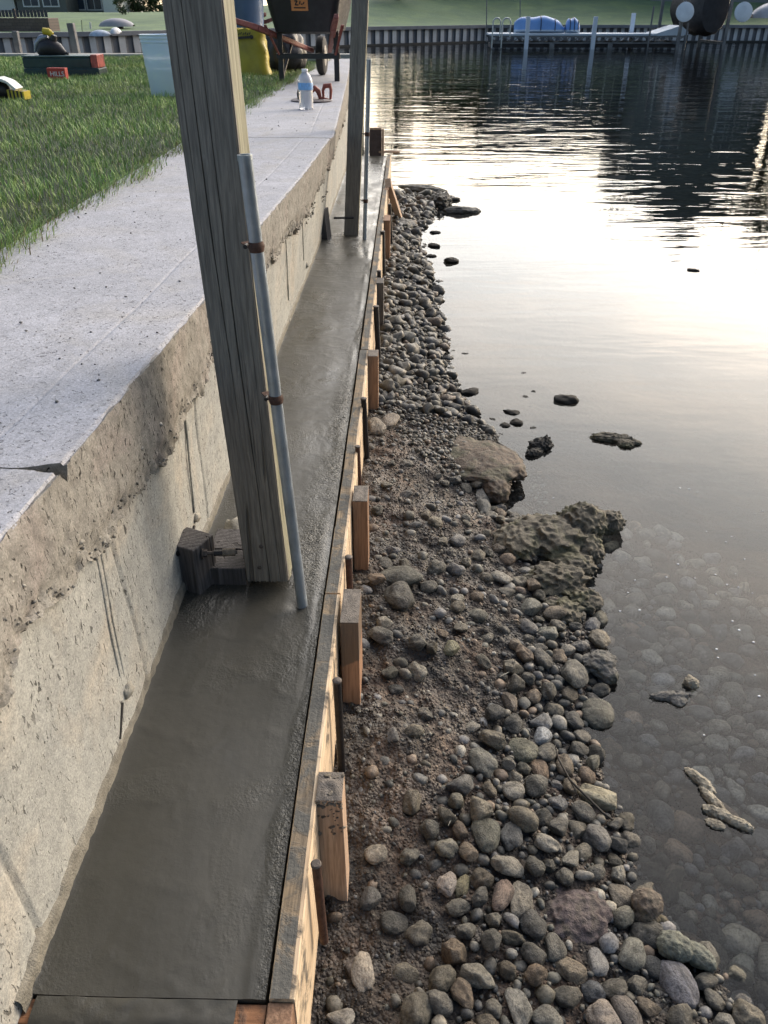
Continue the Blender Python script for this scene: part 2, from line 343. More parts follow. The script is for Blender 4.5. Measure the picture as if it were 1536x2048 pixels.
def stone_mat(name, attr):
    t = NT(name); v = t.vec()
    if attr:
        a = t.n.new('ShaderNodeAttribute'); a.attribute_name = 'tint'; base = a.outputs['Color']; k = 1.0
    else:
        oi = t.n.new('ShaderNodeObjectInfo'); k = .032
        base = t.ramp(oi.outputs['Random'], [(0, (.085, .083, .072)), (.12, (.16, .152, .13)), (.22, (.05, .052, .053)), (.34, (.20, .18, .14)), (.45, (.10, .10, .096)), (.54, (.075, .070, .055)),
                                             (.63, (.21, .155, .11)), (.72, (.15, .145, .115)), (.82, (.32, .30, .26)), (.9, (.10, .09, .068)), (1, (.20, .20, .205))])
        ad = t.n.new('ShaderNodeVectorMath'); ad.operation = 'ADD'; sc_ = t.n.new('ShaderNodeVectorMath'); sc_.operation = 'SCALE'; t.l.new(oi.outputs['Location'], sc_.inputs[0]); sc_.inputs['Scale'].default_value = 90
        t.l.new(v, ad.inputs[0]); t.l.new(sc_.outputs[0], ad.inputs[1]); v = ad.outputs[0]
    return stone_look(t, v, base, k)
M['stone'] = stone_mat('pebble_stone', False); M['stone_small'] = stone_mat('shingle_stone', True)
def rock_mat(name, a, b, moss):
    t = NT(name); v = t.vec(); n = t.noise(v, 11, 6, .65, .6); f = t.noise(v, 70, 5, .7)
    c = t.ramp(n, [(.3, a), (.7, b)]); c = t.mix(t.ramp(t.noise(v, 7, 4, .6, .8), [(.48, 0.0), (.62, .8)]), c, moss)
    c = t.mix(t.ramp(f, [(.35, .7), (.55, 0.0)]), c, (.02, .019, .016))
    nm = t.bump(n, .7, .02); nm = t.bump(f, .9, .008, nm)
    return t.set(c, .7, nm, spec=.4)
M['rock_mossy'] = rock_mat('mossy_clay_rock', (.07, .062, .046), (.17, .145, .10), (.13, .125, .065))
M['rock_brown'] = rock_mat('earthy_rock', (.075, .055, .040), (.16, .115, .08), (.10, .10, .055))
M['rock_dark'] = rock_mat('dark_wet_rock', (.02, .02, .019), (.055, .05, .043), (.05, .045, .03))
M['rock_grey'] = rock_mat('grey_broken_rock', (.08, .08, .075), (.20, .19, .17), (.10, .10, .07))
M['rock_purple'] = rock_mat('purple_pitted_rock', (.07, .05, .05), (.17, .135, .13), (.08, .07, .04))
M['rock_lobed'] = rock_mat('grey_green_stone', (.11,.115,.09), (.25,.26,.21), (.13,.13,.08)); M['rock_hollow'] = rock_mat('brown_stone', (.08,.06,.045), (.24,.19,.14), (.10,.09,.05))
M['foam'] = rock_mat('dried_scum', (.26, .23, .17), (.52, .46, .35), (.16, .13, .09))
def water_mat():
    t = NT('lake_water'); t.n.remove(t.b)
    geo = t.n.new('ShaderNodeNewGeometry'); sep = t.n.new('ShaderNodeSeparateXYZ'); t.l.new(geo.outputs['Position'], sep.inputs[0])
    # calm at the shingle, more ruffled out on the open water
    dist = t.math('MULTIPLY', sep.outputs['Y'], 1.0)
    k = t.ramp(t.math('DIVIDE', dist, 60.0), [(.02, .03), (.06, .05), (.11, .15), (.20, .30), (.6, .30)])
    w1 = t.noise(t.vec((.55, 1.9, 1), rot=(0, 0, R(-7))), 1.15, 3, .5, .4)
    w2 = t.noise(t.vec((.5, 1.6, 1), rot=(0, 0, R(9))), 4.6, 2, .5, .3)
    w3 = t.noise(t.vec((.35, .9, 1)), .45, 2, .5)
    h = t.math('ADD', t.math('ADD', t.math('MULTIPLY', w1, .055), t.math('MULTIPLY', w2, .008)), t.math('MULTIPLY', w3, .07))
    h = t.math('MULTIPLY', h, k)
    nm = t.bump(h, 1.0, 1.0)
    fr = t.n.new('ShaderNodeFresnel'); fr.inputs['IOR'].default_value = 1.333; t.l.new(nm, fr.inputs['Normal'])
    gl = t.n.new('ShaderNodeBsdfGlossy'); gl.inputs['Roughness'].default_value = 0.0; t.l.new(nm, gl.inputs['Normal'])
    tr = t.n.new('ShaderNodeBsdfTransparent'); tr.inputs['Color'].default_value = (.96, .97, .95, 1)
    df = t.n.new('ShaderNodeBsdfDiffuse'); df.inputs['Color'].default_value = (.050, .052, .050, 1)
    murk = t.n.new('ShaderNodeMixShader'); murk.inputs[0].default_value = .08; t.l.new(tr.outputs[0], murk.inputs[1]); t.l.new(df.outputs[0], murk.inputs[2])
    mx = t.n.new('ShaderNodeMixShader'); t.l.new(fr.outputs[0], mx.inputs[0]); t.l.new(murk.outputs[0], mx.inputs[1]); t.l.new(gl.outputs[0], mx.inputs[2])
    t.l.new(mx.outputs[0], t.out.inputs['Surface'])
    va = t.n.new('ShaderNodeVolumeAbsorption'); va.inputs['Color'].default_value = (.50, .56, .46, 1); va.inputs['Density'].default_value = .7
    t.l.new(va.outputs[0], t.out.inputs['Volume'])
    return t.m
M['water'] = water_mat()

# ------------------------------------------------------------------ walkway slab, sea wall, footing
# plan lines taken off the photograph at their true levels
top_px = [(0,1080),(130,925),(290,735),(405,602),(528,441),(606,350),(661,276)]
bot_px = [(67,1987),(145,1760),(211,1585),(262,1440),(345,1230),(400,1085),(480,880),(570,656),(643,486),(687,363)]
TOPE = [on(x, y, ZT) for x, y in top_px]; BOTE = [on(x, y, ZS) for x, y in bot_px]
def interp(P, Y):
    ys = [p.y for p in P]; xs = [p.x for p in P]; return np.interp(Y, ys, xs)
TY = [-1.5] + [p.y for p in TOPE]; TX = [TOPE[0].x - .0] + [p.x for p in TOPE]
JY = TOPE[-1].y                                          # joint between the two slabs
FARE = [on(668,272,ZT), on(684,208,ZT), on(696,155,ZT), on(702,120,ZT)]
YEND = FARE[-1].y
def xtop(Y): return np.interp(Y, TY + [p.y for p in FARE], TX + [p.x for p in FARE])
BX = np.polyfit([p.y for p in BOTE], [p.x for p in BOTE], 1)
def xbot(Y): return np.interp(Y, [-1, 1, JY, 9.3, YEND], [np.polyval(BX, 0)]*1 + [np.polyval(BX, 1), np.polyval(BX, JY), np.polyval(BX, JY)-.02, xtop(YEND)-.02])
XWL = -1.27                                              # grass edge of the walkway
BAND = .205
def wall_face(Y, s):      # s = 0 at the footing, 1 at the walkway
    return xbot(Y) * (1 - s) + (xtop(Y) - .018) * s

def band_low(Y): return ZT - BAND - .035 * fbm(np.asarray(Y)*2.1, 3.3, 0, 2) - .030 * fbm(np.asarray(Y)*11, 9.1, 0, 3)

def crack_y(x, side):
    """plan line of the crack across the near slab; side -1 / +1 are its two lips"""
    x = np.asarray(x, float); t = np.clip((x + .645) / .06, 0, 1)
    w = .0012 + .0016 * np.clip((x + 1.1) / .5, 0, 1) + .016 * t ** 1.2
    return 1.168 + .10 * (x + .6) + .006 * fbm(x * 14, 2.2, 0, 3) + side * w * np.where(side > 0, .7, 1.0) + side * .002 * fbm(x*60, 5.0+side, 0, 2) * (.3 + t)

def slab(Y0, Y1, name, nY, lip0=None, lip1=None):
    """walkway slab: top sheet with a worn arris and a rough broken face"""
    ys = np.linspace(Y0, Y1, nY); prof = []
    # columns across: grass side to edge on top, then down the face, then back under
    us = np.concatenate([np.linspace(0, .68, 10), np.linspace(.70, .86, 34), np.linspace(.87, 1, 14)])
    nface = 22
    V = np.zeros((nY, len(us) + nface + 2, 3))
    for i, Y in enumerate(ys):
        xe = xtop(Y); xs = XWL - .02 + (xe - XWL + .02) * us
        zz = ZT + .002 * fbm(xs*3, Y*3, 0, 3) - .0022*np.exp(-((xe - xs - .155 + .004*float(fbm(Y*2, 6, 0, 2)))/.0035)**2)
        V[i, :len(us), 0] = xs; V[i, :len(us), 1] = Y; V[i, :len(us), 2] = zz
        lo = band_low(Y); v = np.linspace(0, 1, nface)
        z = ZT - .004 - v * (ZT - .004 - lo)
        rough = .0022 * fbm(Y*45, z*45, 2.2, 4) + .003 * np.clip(fbm(Y*12, z*14, 7.7, 3), -1, 1) * np.clip((v-.2)*3, 0, 1)
        rag = np.clip((v-.70)*6, 0, 1) * (.009 * fbm(Y*60, z*60, 5.5, 3) - .006)
        xw = wall_face(Y, (z - ZS) / (ZT - ZS)) + .018
        chip = -.010 * np.clip(fbm(Y*13, 4.4, 0, 3) - .1, 0, 1) * np.exp(-v*16)
        V[i, len(us):len(us)+nface, 0] = xw + rough + rag + chip + .002
        V[i, len(us):len(us)+nface, 1] = Y; V[i, len(us):len(us)+nface, 2] = z
        V[i, -2] = (wall_face(Y, .6) - .03, Y, lo - .002); V[i, -1] = (XWL, Y, lo - .002)
        V[i, len(us)-1, 2] -= .003 + .004 * abs(fbm(Y*20, 1.1, 0, 3)); V[i, len(us)-1, 0] += -.003 + .004*fbm(Y*25, 8.8, 0, 2)
    if lip1 is not None:
        k = np.clip((V[:, :, 1] - (Y1 - .08)) / .08, 0, 1); g_ = np.clip((V[:, :, 2] - (ZT - .030)) / .022, 0, 1); V[:, :, 1] += k * (lip1(V[:, :, 0]) - Y1) * g_
    if lip0 is not None:
        k = np.clip(((Y0 + .08) - V[:, :, 1]) / .08, 0, 1); g_ = np.clip((V[:, :, 2] - (ZT - .030)) / .022, 0, 1); V[:, :, 1] += k * (lip0(V[:, :, 0]) - Y0) * g_
    nc = V.shape[1]; Vf = V.reshape(-1, 3); Fq = grid_faces(nY, nc)
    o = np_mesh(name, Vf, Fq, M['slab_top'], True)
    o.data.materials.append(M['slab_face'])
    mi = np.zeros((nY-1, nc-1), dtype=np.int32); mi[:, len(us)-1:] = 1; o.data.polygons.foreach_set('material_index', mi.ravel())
    # end caps
    bm = bmesh.new(); bm.from_mesh(o.data); bm.verts.ensure_lookup_table()
    for r in (0, nY-1):
        f = bm.faces.new([bm.verts[r*nc + k] for k in range(nc)]); f.material_index = 1
    bmesh.ops.recalc_face_normals(bm, faces=bm.faces); bm.to_mesh(o.data); bm.free()
    o.data.set_sharp_from_angle(angle=R(50))
    tag(o, kind='structure'); return o
slab(-.6, 1.168, 'walkway', 260, lip1=lambda x: crack_y(x, -1))
slab(1.168, JY - .006, 'walkway', 620, lip0=lambda x: crack_y(x, 1))
slab(JY + .006, YEND + .35, 'walkway', 300)
mb = MB()                                                # rubble left in the crack's mouth
gx = np.linspace(-.68, -.588, 24); gy = np.linspace(1.13, 1.20, 18); X, Y = np.meshgrid(gx, gy)
Z = ZT - .018 + .007 * fbm(X*60, Y*60, 0, 4)
o = np_mesh('walkway_crack', np.stack([X, Y, Z], -1).reshape(-1, 3), grid_faces(18, 24), plain('crack_rubble', (.16, .155, .155), .9, 0, .5, 60, 1)); tag(o, kind='structure')

P = np.array([(random.uniform(XWL+.02, float(xtop(y_))-.03), y_, ZT+.0015) for y_ in [random.uniform(.9, 7) for _ in range(260)]])
CRUMBS = P
# --- the wall under the slab: board-formed concrete
nY, nZ = 900, 60
ys = np.concatenate([np.linspace(-.6, 3.2, 620), np.linspace(3.22, YEND + .3, 280)]); V = np.zeros((nY, nZ + 2, 3))
seams = np.array([.30, .72, 1.32, 1.98, 2.42, 2.9, 3.35, 3.9, 4.4, 4.95, 5.6, 6.3, 7.0, 7.8, 8.7, 9.6, 10.6, 11.7, 12.8])
for i, Y in enumerate(ys):
    zt = band_low(Y) + .02; z = np.linspace(-.35, zt, nZ)
    z = np.where(np.arange(nZ) < 10, np.linspace(-.35, ZS - .02, 10)[np.minimum(np.arange(nZ), 9)], 0) + np.where(np.arange(nZ) >= 10, np.interp(np.arange(nZ), [10, nZ-1], [ZS, zt]), 0)
    s_ = (z - ZS) / (ZT - ZS)
    k = np.searchsorted(seams, Y); step = (((k * 7919) % 13) / 13 - .5) * .005
    d = np.min(np.abs(seams[:, None] - (Y + .004 * np.sin(z*9))[None]), 0); groove = -.008 * np.exp(-(d / .005) ** 2)
    V[i, :nZ, 0] = wall_face(Y, s_) + step + groove + .0015 * fbm(Y*16, z*5, 0, 4) + .004 * fbm(Y*2.2, z*3, 4.4, 2)
    V[i, :nZ, 1] = Y; V[i, :nZ, 2] = z
    V[i, nZ] = (XWL - .02, Y, zt); V[i, nZ+1] = (XWL - .02, Y, -.35)
sea_wall = thing('sea_wall', (-.6, 3, 0), 'long pale concrete sea wall under the walkway, board marks and rough top band, running beside the wet footing', 'sea wall')
def child(o, p): o.parent = p; o.matrix_parent_inverse = Matrix.Translation(-p.location); return o
child(np_mesh('wall_face', V.reshape(-1, 3), grid_faces(nY, nZ + 2), M['wall']), sea_wall)

def lump(name, c, r, mat, parent=None, sub=3, amp=.25, fr=2.2, seed=0, flat=None):
    bm = bmesh.new(); bmesh.ops.create_icosphere(bm, subdivisions=sub, radius=1)
    for v in bm.verts:
        n = v.co.normalized(); q = n * fr + Vector((seed*3.1, seed*1.7, seed))
        k = 1 + amp * mnoise.fractal(q, .9, 2.1, 4)
        v.co = Vector((n.x*r[0], n.y*r[1], n.z*r[2])) * k
    me = bpy.data.meshes.new(name); bm.to_mesh(me); bm.free(); me.materials.append(mat)
    for p in me.polygons: p.use_smooth = True
    o = bpy.data.objects.new(name, me); C.objects.link(o); o.location = c
    if parent is not None: child(o, parent)
    return o
def wall_pt(px, py, off=0):
    """where the sight line through a pixel meets the wall face"""
    d = ray(px, py); lo, hi = .3, 30
    for _ in range(50):
        m_ = (lo + hi) / 2; t = m_ / d.y; x = d.x * t; z = CZ + d.z * t
        if x > wall_face(m_, (z - ZS) / (ZT - ZS)): lo = m_
        else: hi = m_
    t = lo / d.y; return Vector((d.x*t + off, lo, CZ + d.z*t))
# casting ridges down the wall and the round plugs left at their feet
def ridge(p, q, r): 
    a = wall_pt(*p); b = wall_pt(*q); pts = []
    for k in range(26):
        t = k/25; w = a.lerp(b, t); w.x = wall_face(w.y, (w.z - ZS)/(ZT - ZS)) + .001; w.y += .0012*math.sin(t*9) ; pts.append(w)
    MB().tube(pts, [r*(.8+.4*random.random()) for _ in pts], 7).build('casting_ridge', M['wall'], sea_wall, True)
ridge((188,1095), (238,1352), .0030); ridge((196,1085), (246,1350), .0026); ridge((370,838), (388,1025), .0028)
ridge((832,0) if False else (571,480), (577,600), .003); ridge((604,440), (607,520), .003)
for (x, y, r) in ((252,1380,.016), (392,1035,.0125), (612,530,.016), (577,640,.013)):
    c = wall_pt(x, y); lump('tie_plug', c, (r*.9, r*1.25, r), M['mortar'], sea_wall, 3, .35, 2.4, x)
for (x0, y0, x1, y1) in ((243,1405,238,1478), (388,1052,383,1075)):
    a = wall_pt(x0, y0); b = wall_pt(x1, y1); pts = [a.lerp(b, k/6) + Vector((.001, 0, 0)) for k in range(7)]
    MB().tube(pts, .004, 6).build('tie_slot', M['iron'], sea_wall, True)
# broken aggregate along the foot of the rough band
i = 0
for (px, py, n, sp) in ((165,1050,26,.05), (215,1010,14,.04), (195,1100,10,.03), (395,740,18,.05), (345,800,10,.04), (620,420,14,.12), (640,395,12,.14), (270,905,10,.05)):
    pass
V = []; Fc = []; ico = None
def ico_base(sub):
    bm = bmesh.new(); bmesh.ops.create_icosphere(bm, subdivisions=sub, radius=1)
    v = np.array([p.co[:] for p in bm.verts]); f = np.array([[q.index for q in p.verts] for p in bm.faces]); bm.free(); return v, f
ICO1 = ico_base(1); ICO2 = ico_base(2); ICO3 = ico_base(3)
def scatter(name, mat, P, S, base, rough, colors, flat=.6, tilt=.5):
    """many small stones welded into one mesh: P centres, S sizes"""
    bv, bf = base; n = len(P); nv = len(bv)
    ang = RNG.uniform(0, 6.283, n); el = RNG.uniform(.62, 1.0, n); fl = RNG.uniform(flat*.75, min(1, flat*1.3), n)
    seed = RNG.uniform(0, 99, n)
    v = np.repeat(bv[None], n, 0)
    k = 1 + rough * vnoise(v[:, :, 0]*1.3 + seed[:, None], v[:, :, 1]*1.3 + seed[:, None]*.7, v[:, :, 2]*1.3)
    v = v * k[:, :, None] * np.stack([np.ones(n), el, fl], 1)[:, None, :] * S[:, None, None]
    c, s_ = np.cos(ang)[:, None], np.sin(ang)[:, None]
    tx = RNG.normal(0, tilt*.5, n)[:, None]; y = v[:, :, 1]*np.cos(tx) - v[:, :, 2]*np.sin(tx); z = v[:, :, 1]*np.sin(tx) + v[:, :, 2]*np.cos(tx)
    x = v[:, :, 0]*c - y*s_; y2 = v[:, :, 0]*s_ + y*c
    W = np.stack([x, y2, z], -1) + P[:, None, :]
    Fq = (bf[None] + (np.arange(n)*nv)[:, None, None]).reshape(-1, 3)
    col = np.repeat(colors, nv, 0)
    return np_mesh(name, W.reshape(-1, 3), Fq, mat, True, col)
P = []; S = []
for (px, py, n, sp) in ((165,1050,34,.035), (200,1010,16,.03), (190,1095,12,.02), (395,745,22,.035), (345,800,10,.03), (620,425,16,.10), (645,395,14,.10), (270,905,10,.03), (290,880,8,.03)):
    c = wall_pt(px, py)
    for _ in range(n):
        y = c.y + random.gauss(0, sp); z = c.z + random.gauss(0, .014); x = wall_face(y, (z-ZS)/(ZT-ZS)) + .010 + random.uniform(-.006, .006)
        P.append((x, y, z)); S.append(random.uniform(.003, .0085))
for _ in range(500):
    y = random.uniform(.2, 7); z = band_low(y) + abs(random.gauss(0, .035)); x = wall_face(y, (float(z)-ZS)/(ZT-ZS)) + .017; P.append((x, y, float(z))); S.append(random.uniform(.002, .005))
col = np.repeat(RNG.choice([.16, .2, .26, .32], len(P))[:, None], 3, 1) * np.array([1.05, 1, .9])
tag(scatter('walkway_grit', M['stone_small'], CRUMBS, RNG.uniform(.0015, .006, len(CRUMBS))*RNG.uniform(.4, 1, len(CRUMBS)), ICO1, .7, np.full((len(CRUMBS), 3), .12), .5), kind='stuff')
o = scatter('exposed_aggregate', M['stone_small'], np.array(P), np.array(S), ICO1, 1.1, col, .7, 1.2); child(o, sea_wall); o['kind'] = 'stuff'

# --- the poured footing
BIN = [on(x, y, ZS) for x, y in ((545,1977),(625,1400),(665,1100),(690,935),(716,770),(735,650),(748,540))]
OUT = [on(x, y, ZS) for x, y in ((591,1977),(634,1620),(663,1349),(681,1209),(702,998),(727,706),(756,520))]
BO = float(np.median([p.x for p in OUT])); BI = float(np.median([p.x for p in BIN]))
print('board inner/outer X', BI, BO, [round(p.x,3) for p in BIN], [round(p.x,3) for p in OUT])
BT = .040; BI = BO - BT
Y0, Y1 = .646, 9.15
ys = np.concatenate([np.linspace(Y0, 3.2, 420), np.linspace(3.21, Y1, 200)]); us = np.linspace(0, 1, 90)
YY, U = np.meshgrid(ys, us, indexing='ij'); XA = xbot(YY) + .002; XX = XA + (BI - .0055 - XA) * U
edge = np.clip((XX - (BI - .016 - .030*fbm(YY*2.5, 0, 0, 3) - .006*fbm(YY*14, 5, 0, 2))) / .030, 0, 1)
py_ = [(-.42, 1.74, .16, .10), (-.40, 5.6, .2, .3), (-.53, 1.62, .06, .10), (-.25, 1.9, .05, .5), (-.22, 2.6, .05, .8)]
blob = np.zeros_like(XX)
for cx, cy, rx, ry in py_: blob = np.maximum(blob, np.exp(-(((XX-cx)/rx)**2 + ((YY-cy)/ry)**2)*1.2))
soft = np.clip(edge * (.75 + .35*fbm(XX*9, YY*3, 0, 3)), 0, 1); mask = np.clip(np.maximum(soft, blob*(.75+.5*fbm(XX*12, YY*8, 1, 3))), 0, 1)
ZZ = ZS - .005 + .0022*fbm(XX*5, YY*2, 0, 3) + mask*(.0018*fbm(XX*80, YY*70, 0, 3) + .0012) + .004*np.exp(-(XX - XA)/.012)
ZZ += .0025*np.exp(-(((XX - (BI-.03))/.012)**2)) * (.5+.5*fbm(YY*5, 3, 0, 2))
for cx, cy in ((-.27, 1.62),): ZZ -= .006*np.exp(-(((XX-cx)/.02)**2 + ((YY-cy)/.02)**2))
foot = np_mesh('concrete_footing', np.stack([XX, YY, ZZ], -1).reshape(-1, 3), grid_faces(len(ys), len(us)), M['wet'], True, np.repeat(mask.reshape(-1, 1), 3, 1))
bm = bmesh.new(); bm.from_mesh(foot.data); bnd = [e for e in bm.edges if e.is_boundary]
r = bmesh.ops.extrude_edge_only(bm, edges=bnd); nv = [g for g in r['geom'] if isinstance(g, bmesh.types.BMVert)]
for v in nv: v.co.z = .05
bmesh.ops.recalc_face_normals(bm, faces=bm.faces); bm.to_mesh(foot.data); bm.free()
for p in foot.data.polygons: p.use_smooth = True
foot.data.set_sharp_from_angle(angle=R(60))
tag(foot, 'dark grey wet concrete footing freshly poured between the sea wall and the form boards', 'concrete footing')
# crumbs of aggregate standing proud along the form and round the posts
P = []; S_ = []
for _ in range(9000):
    i_ = random.randrange(len(YY)); j_ = random.randrange(YY.shape[1])
    if YY[i_, j_] > 6 or mask[i_, j_] < .45 + .4*random.random(): continue
    P.append((XX[i_, j_], YY[i_, j_], ZZ[i_, j_])); S_.append(random.uniform(.0009, .0030))
o = scatter('wet_aggregate', M['wet'], np.array(P), np.array(S_), ICO1, .5, np.zeros((len(P), 3)), .6); child(o, foot); o['kind'] = 'stuff'
# splash of mortar climbing the wall where the footing meets it
n = 520; ys = np.concatenate([np.linspace(.62, 3, 400), np.linspace(3.02, 8.9, 120)]); rows = 7; V = np.zeros((n, rows, 3))
for i, Y in enumerate(ys):
    h = .030 + .007*fbm(Y*6, 2, 0, 2) + .006*fbm(Y*38, 5, 0, 3)
    for k in range(rows):
        t = k/(rows-1); z = ZS - .012 + (h + .012)*t; x = wall_face(Y, (z-ZS)/(ZT-ZS))
        V[i, k] = (x + .0075 - .003*t + .002*fbm(Y*50, z*60, 0, 3) - (.012 if k == rows-1 else 0), Y, z)
sp = np_mesh('wall_splash', V.reshape(-1, 3), grid_faces(n, rows), plain('drying_splash', (.20, .185, .15), .75, 0, .35, 40, .8)); child(sp, foot)

# ------------------------------------------------------------------ form boards
def plank(name, p0, p1, z0, z1, xo, th, mats, label, group=None, n=160, wob=.0015, seed=0):
    """board on edge running along Y, top slightly worn; outer face at xo"""
    ys = np.linspace(p0, p1, n); cs = []
    V = np.zeros((n, 11, 3))
    for i, Y in enumerate(ys):
        w = wob * float(fbm(Y*3, seed, 0, 2)); t = .0015*float(fbm(Y*22, seed+3, 0, 2))
        pts = [(-th, z0), (-th, z1-.002), (-th+.0015, z1), (-th*.72, z1+t*.5), (-th*.45, z1+t), (-th*.2, z1+t*.6), (-.0015, z1), (0, z1-.0025), (0, (z0+z1)/2), (0, z0), (-th/2, z0)]
        for k, (x, z) in enumerate(pts): V[i, k] = (xo + x + w, Y, z)
    idx = np.arange(n-1)[:, None]*11 + np.arange(11)[None]; nx = np.arange(n-1)[:, None]*11 + (np.arange(11)[None]+1) % 11
    Fq = np.stack([idx, idx+11, nx+11, nx], -1).reshape(-1, 4)
    o = np_mesh(name, V.reshape(-1, 3), Fq, mats[0], True)
    o.data.materials.append(mats[1])
    mi = np.zeros((n-1, 11), dtype=np.int32); mi[:, 2:5] = 1; o.data.polygons.foreach_set('material_index', mi.ravel())
    bm = bmesh.new(); bm.from_mesh(o.data); bm.verts.ensure_lookup_table()
    bm.faces.new([bm.verts[k] for k in range(11)]); bm.faces.new([bm.verts[(n-1)*11+k] for k in reversed(range(11))])
    bmesh.ops.recalc_face_normals(bm, faces=bm.faces); bm.to_mesh(o.data); bm.free(); o.data.set_sharp_from_angle(angle=R(35))
    return tag(o, label, 'form board', group or 'form boards along the outer edge of the footing')
Ya = on(684, 1190, ZS).y; Yb = on(690, 1062, ZS).y; Yc = on(728, 700, ZS).y; Yd = on(745, 545, ZS).y
bm_ = (M['board'], M['board_top'])
plank('form_board', .645, Ya, .13, ZS+.002, BO, BT, bm_, 'nearest long form board, smeared top and clean pale outer face, from the front corner', seed=1)
plank('form_board', Ya+.004, Yb + .02, .13, ZS+.004, BO+.001, BT, bm_, 'short form board between the tall orange stake and the step in the board tops', seed=4)
plank('form_board', Yb+.024, Yc, .13, ZS, BO+.002, BT, bm_, 'long middle form board behind the brown stake, its top caked grey with orange streaks', seed=9)
plank('form_board', Yc+.004, Yd, .13, ZS+.002, BO+.004, BT, bm_, 'form board beside the grey stake, wet rough concrete slopped over its top', seed=14)
plank('form_board', Yd+.004, 9.2, .13, ZS-.001, BO+.004, BT, bm_, 'farthest form board, shining pale beyond the far post', seed=19)
# end board across the front
mb = MB(); mb.box(xbot(.6)-.002, .606, .15, BO-BT-.003, .6425, ZS-.011)
eb = mb.build('end_board', M['endboard'], bevel=.002)
n = 90; vs = []; fs = []; xa_, xb_ = xbot(.6)+.030, BO-BT-.045
for i in range(n+1):
    u = i/n; x = xa_ + (xb_-xa_)*u; lo_ = ZS - .11 - .05*float(fbm(u*7, 3, 0, 3)) - .10*math.sin(math.pi*u); jj = .012*float(fbm(u*9, 8, 0, 3))
    for j in range(19):
        if j < 6: z = ZS - .0055 + .0012*float(fbm(x*40, j, 0, 2)) - (.002 if j == 5 else 0); y = .6445 - .0415*j/5
        else: z = (ZS-.010) + (lo_ - ZS)*(j-6)/12; y = .6020 + .0012*float(fbm(x*60, z*60, 0, 3)) + (.004 if j == 18 else 0)
        vs.append((x + (jj if i in (0, n) else 0), y, z))
for i in range(n):
    for j in range(18): q = i*19+j; fs.append((q, q+1, q+20, q+19))
MB().add(vs, fs).build('concrete_smear', M['wet'], eb, True); tag(eb, 'orange-brown end board across the near end of the footing, half covered in dark concrete', 'form board')
mb = MB(); mb.box(BO-BT-.001, .594, .14, BO-.001, .6435, ZS-.006); tag(mb.build('corner_cleat', M['stake'], bevel=.002), 'small reddish wood cleat at the front corner where the two form boards meet', 'wood cleat')
# box form at the far end of the footing
a = on(742, 300, ZS); YB = 9.25
mb = MB(); xl = far(742, 300, YB).x; xr = far(768, 300, YB).x; zt = far(755, 259, YB).z; zb = ZS - .25
o = thing('stop_board', (xl, YB, ZS), 'brown stop board standing across the far end of the footing, pale right edge', 'form board')
mb = MB(); mb.box(xl-.02, YB, zb, xr-.026, YB+.035, zt-.004); mb.build('panel', plain('brown_ply', (.075, .055, .05), .8, 0, .3, 20, .2), o, bevel=.002)
mb = MB(); mb.box(xr-.024, YB-.01, zb, xr, YB+.05, zt+.004); mb.box(xl-.02, YB-.004, zt-.002, xr-.026, YB+.045, zt+.016); mb.build('edge_strip', M['stake_pale'], o, bevel=.002)
a = on(738, 303, ZS+.02); b = on(800, 304, ZS+.02)
tag(MB().bar(a, b, .035, .02).build('lath', M['stake_pale'], bevel=.002), 'thin pale lath lying across the far end of the forms, pointing out over the water', 'wood lath')

# ------------------------------------------------------------------ stakes and steel pins
def z_at(py, Y, px=700):
    d = ray(px, py); return CZ + d.z * Y / d.y
def stake(x0, x1, yt0, yt1, yb, mat, label, ztop=.44, lean=(0, 0), grime=.0, smear=None, bend=0):
    Yf = on((x0+x1)/2, yt1, ztop).y; Yr = on((x0+x1)/2, yt0, ztop).y
    wl = far(x0, yt1, Yf).x; wr = far(x1, yt1, Yf).x; zb = z_at(yb, Yf) - .10
    base = Vector(((wl+wr)/2, Yf, zb)); w = wr - wl; dd = Yr - Yf
    o = thing('wooden_stake', (base.x, base.y, zb+.1), label, 'wooden stake', 'wooden stakes bracing the form boards')
    nz = 14; V = []; Fq = []
    for k in range(nz):
        t = k/(nz-1); z = zb + (ztop - zb)*t; ox = lean[0]*(t) + bend*math.sin(t*3.1); oy = lean[1]*t
        for (sx, sy) in ((-1,0),(1,0),(1,1),(-1,1)):
            V.append((base.x + sx*w/2 + ox, base.y + sy*dd + oy, z + (0 if k < nz-1 else (.0 if sy == 0 else 0))))
    for k in range(nz-1):
        for q in range(4): Fq.append((k*4+q, k*4+(q+1)%4, (k+1)*4+(q+1)%4, (k+1)*4+q))
    Fq.append((3,2,1,0)); Fq.append(tuple((nz-1)*4+q for q in range(4)))
    mb = MB(); mb.add(V, Fq); mb.build('shaft', mat, o, bevel=.002)
    if smear:
        mb = MB(); n = 12; vs = []; fs = []
        for i in range(n+1):
            for j in range(n+1):
                u, v = i/n, j/n; vs.append((base.x - w/2 + w*u + lean[0], base.y + dd*v + lean[1], ztop + .0015 + smear*(.5+.6*float(fbm(u*4, v*5, x0, 3)))*math.sin(math.pi*min(1,max(0,u)))**.3*math.sin(math.pi*v)**.3))
        for i in range(n):
            for j in range(n): a = i*(n+1)+j; fs.append((a, a+n+1, a+n+2, a+1))
        mb.add(vs, fs).build('top_smear', M['stake_top'], o, True)
    return o, (base, w, dd)
S1, g1 = stake(635, 688, 1545, 1602, 1788, M['stake_split'], 'nearest wooden stake, split and splattered with concrete at its top, beside the nearest steel pin', .425, (-.004, 0), smear=.006)
b_, w_, d_ = g1
for k in range(46):                                      # splatter clinging to the top of the near stake
    pass
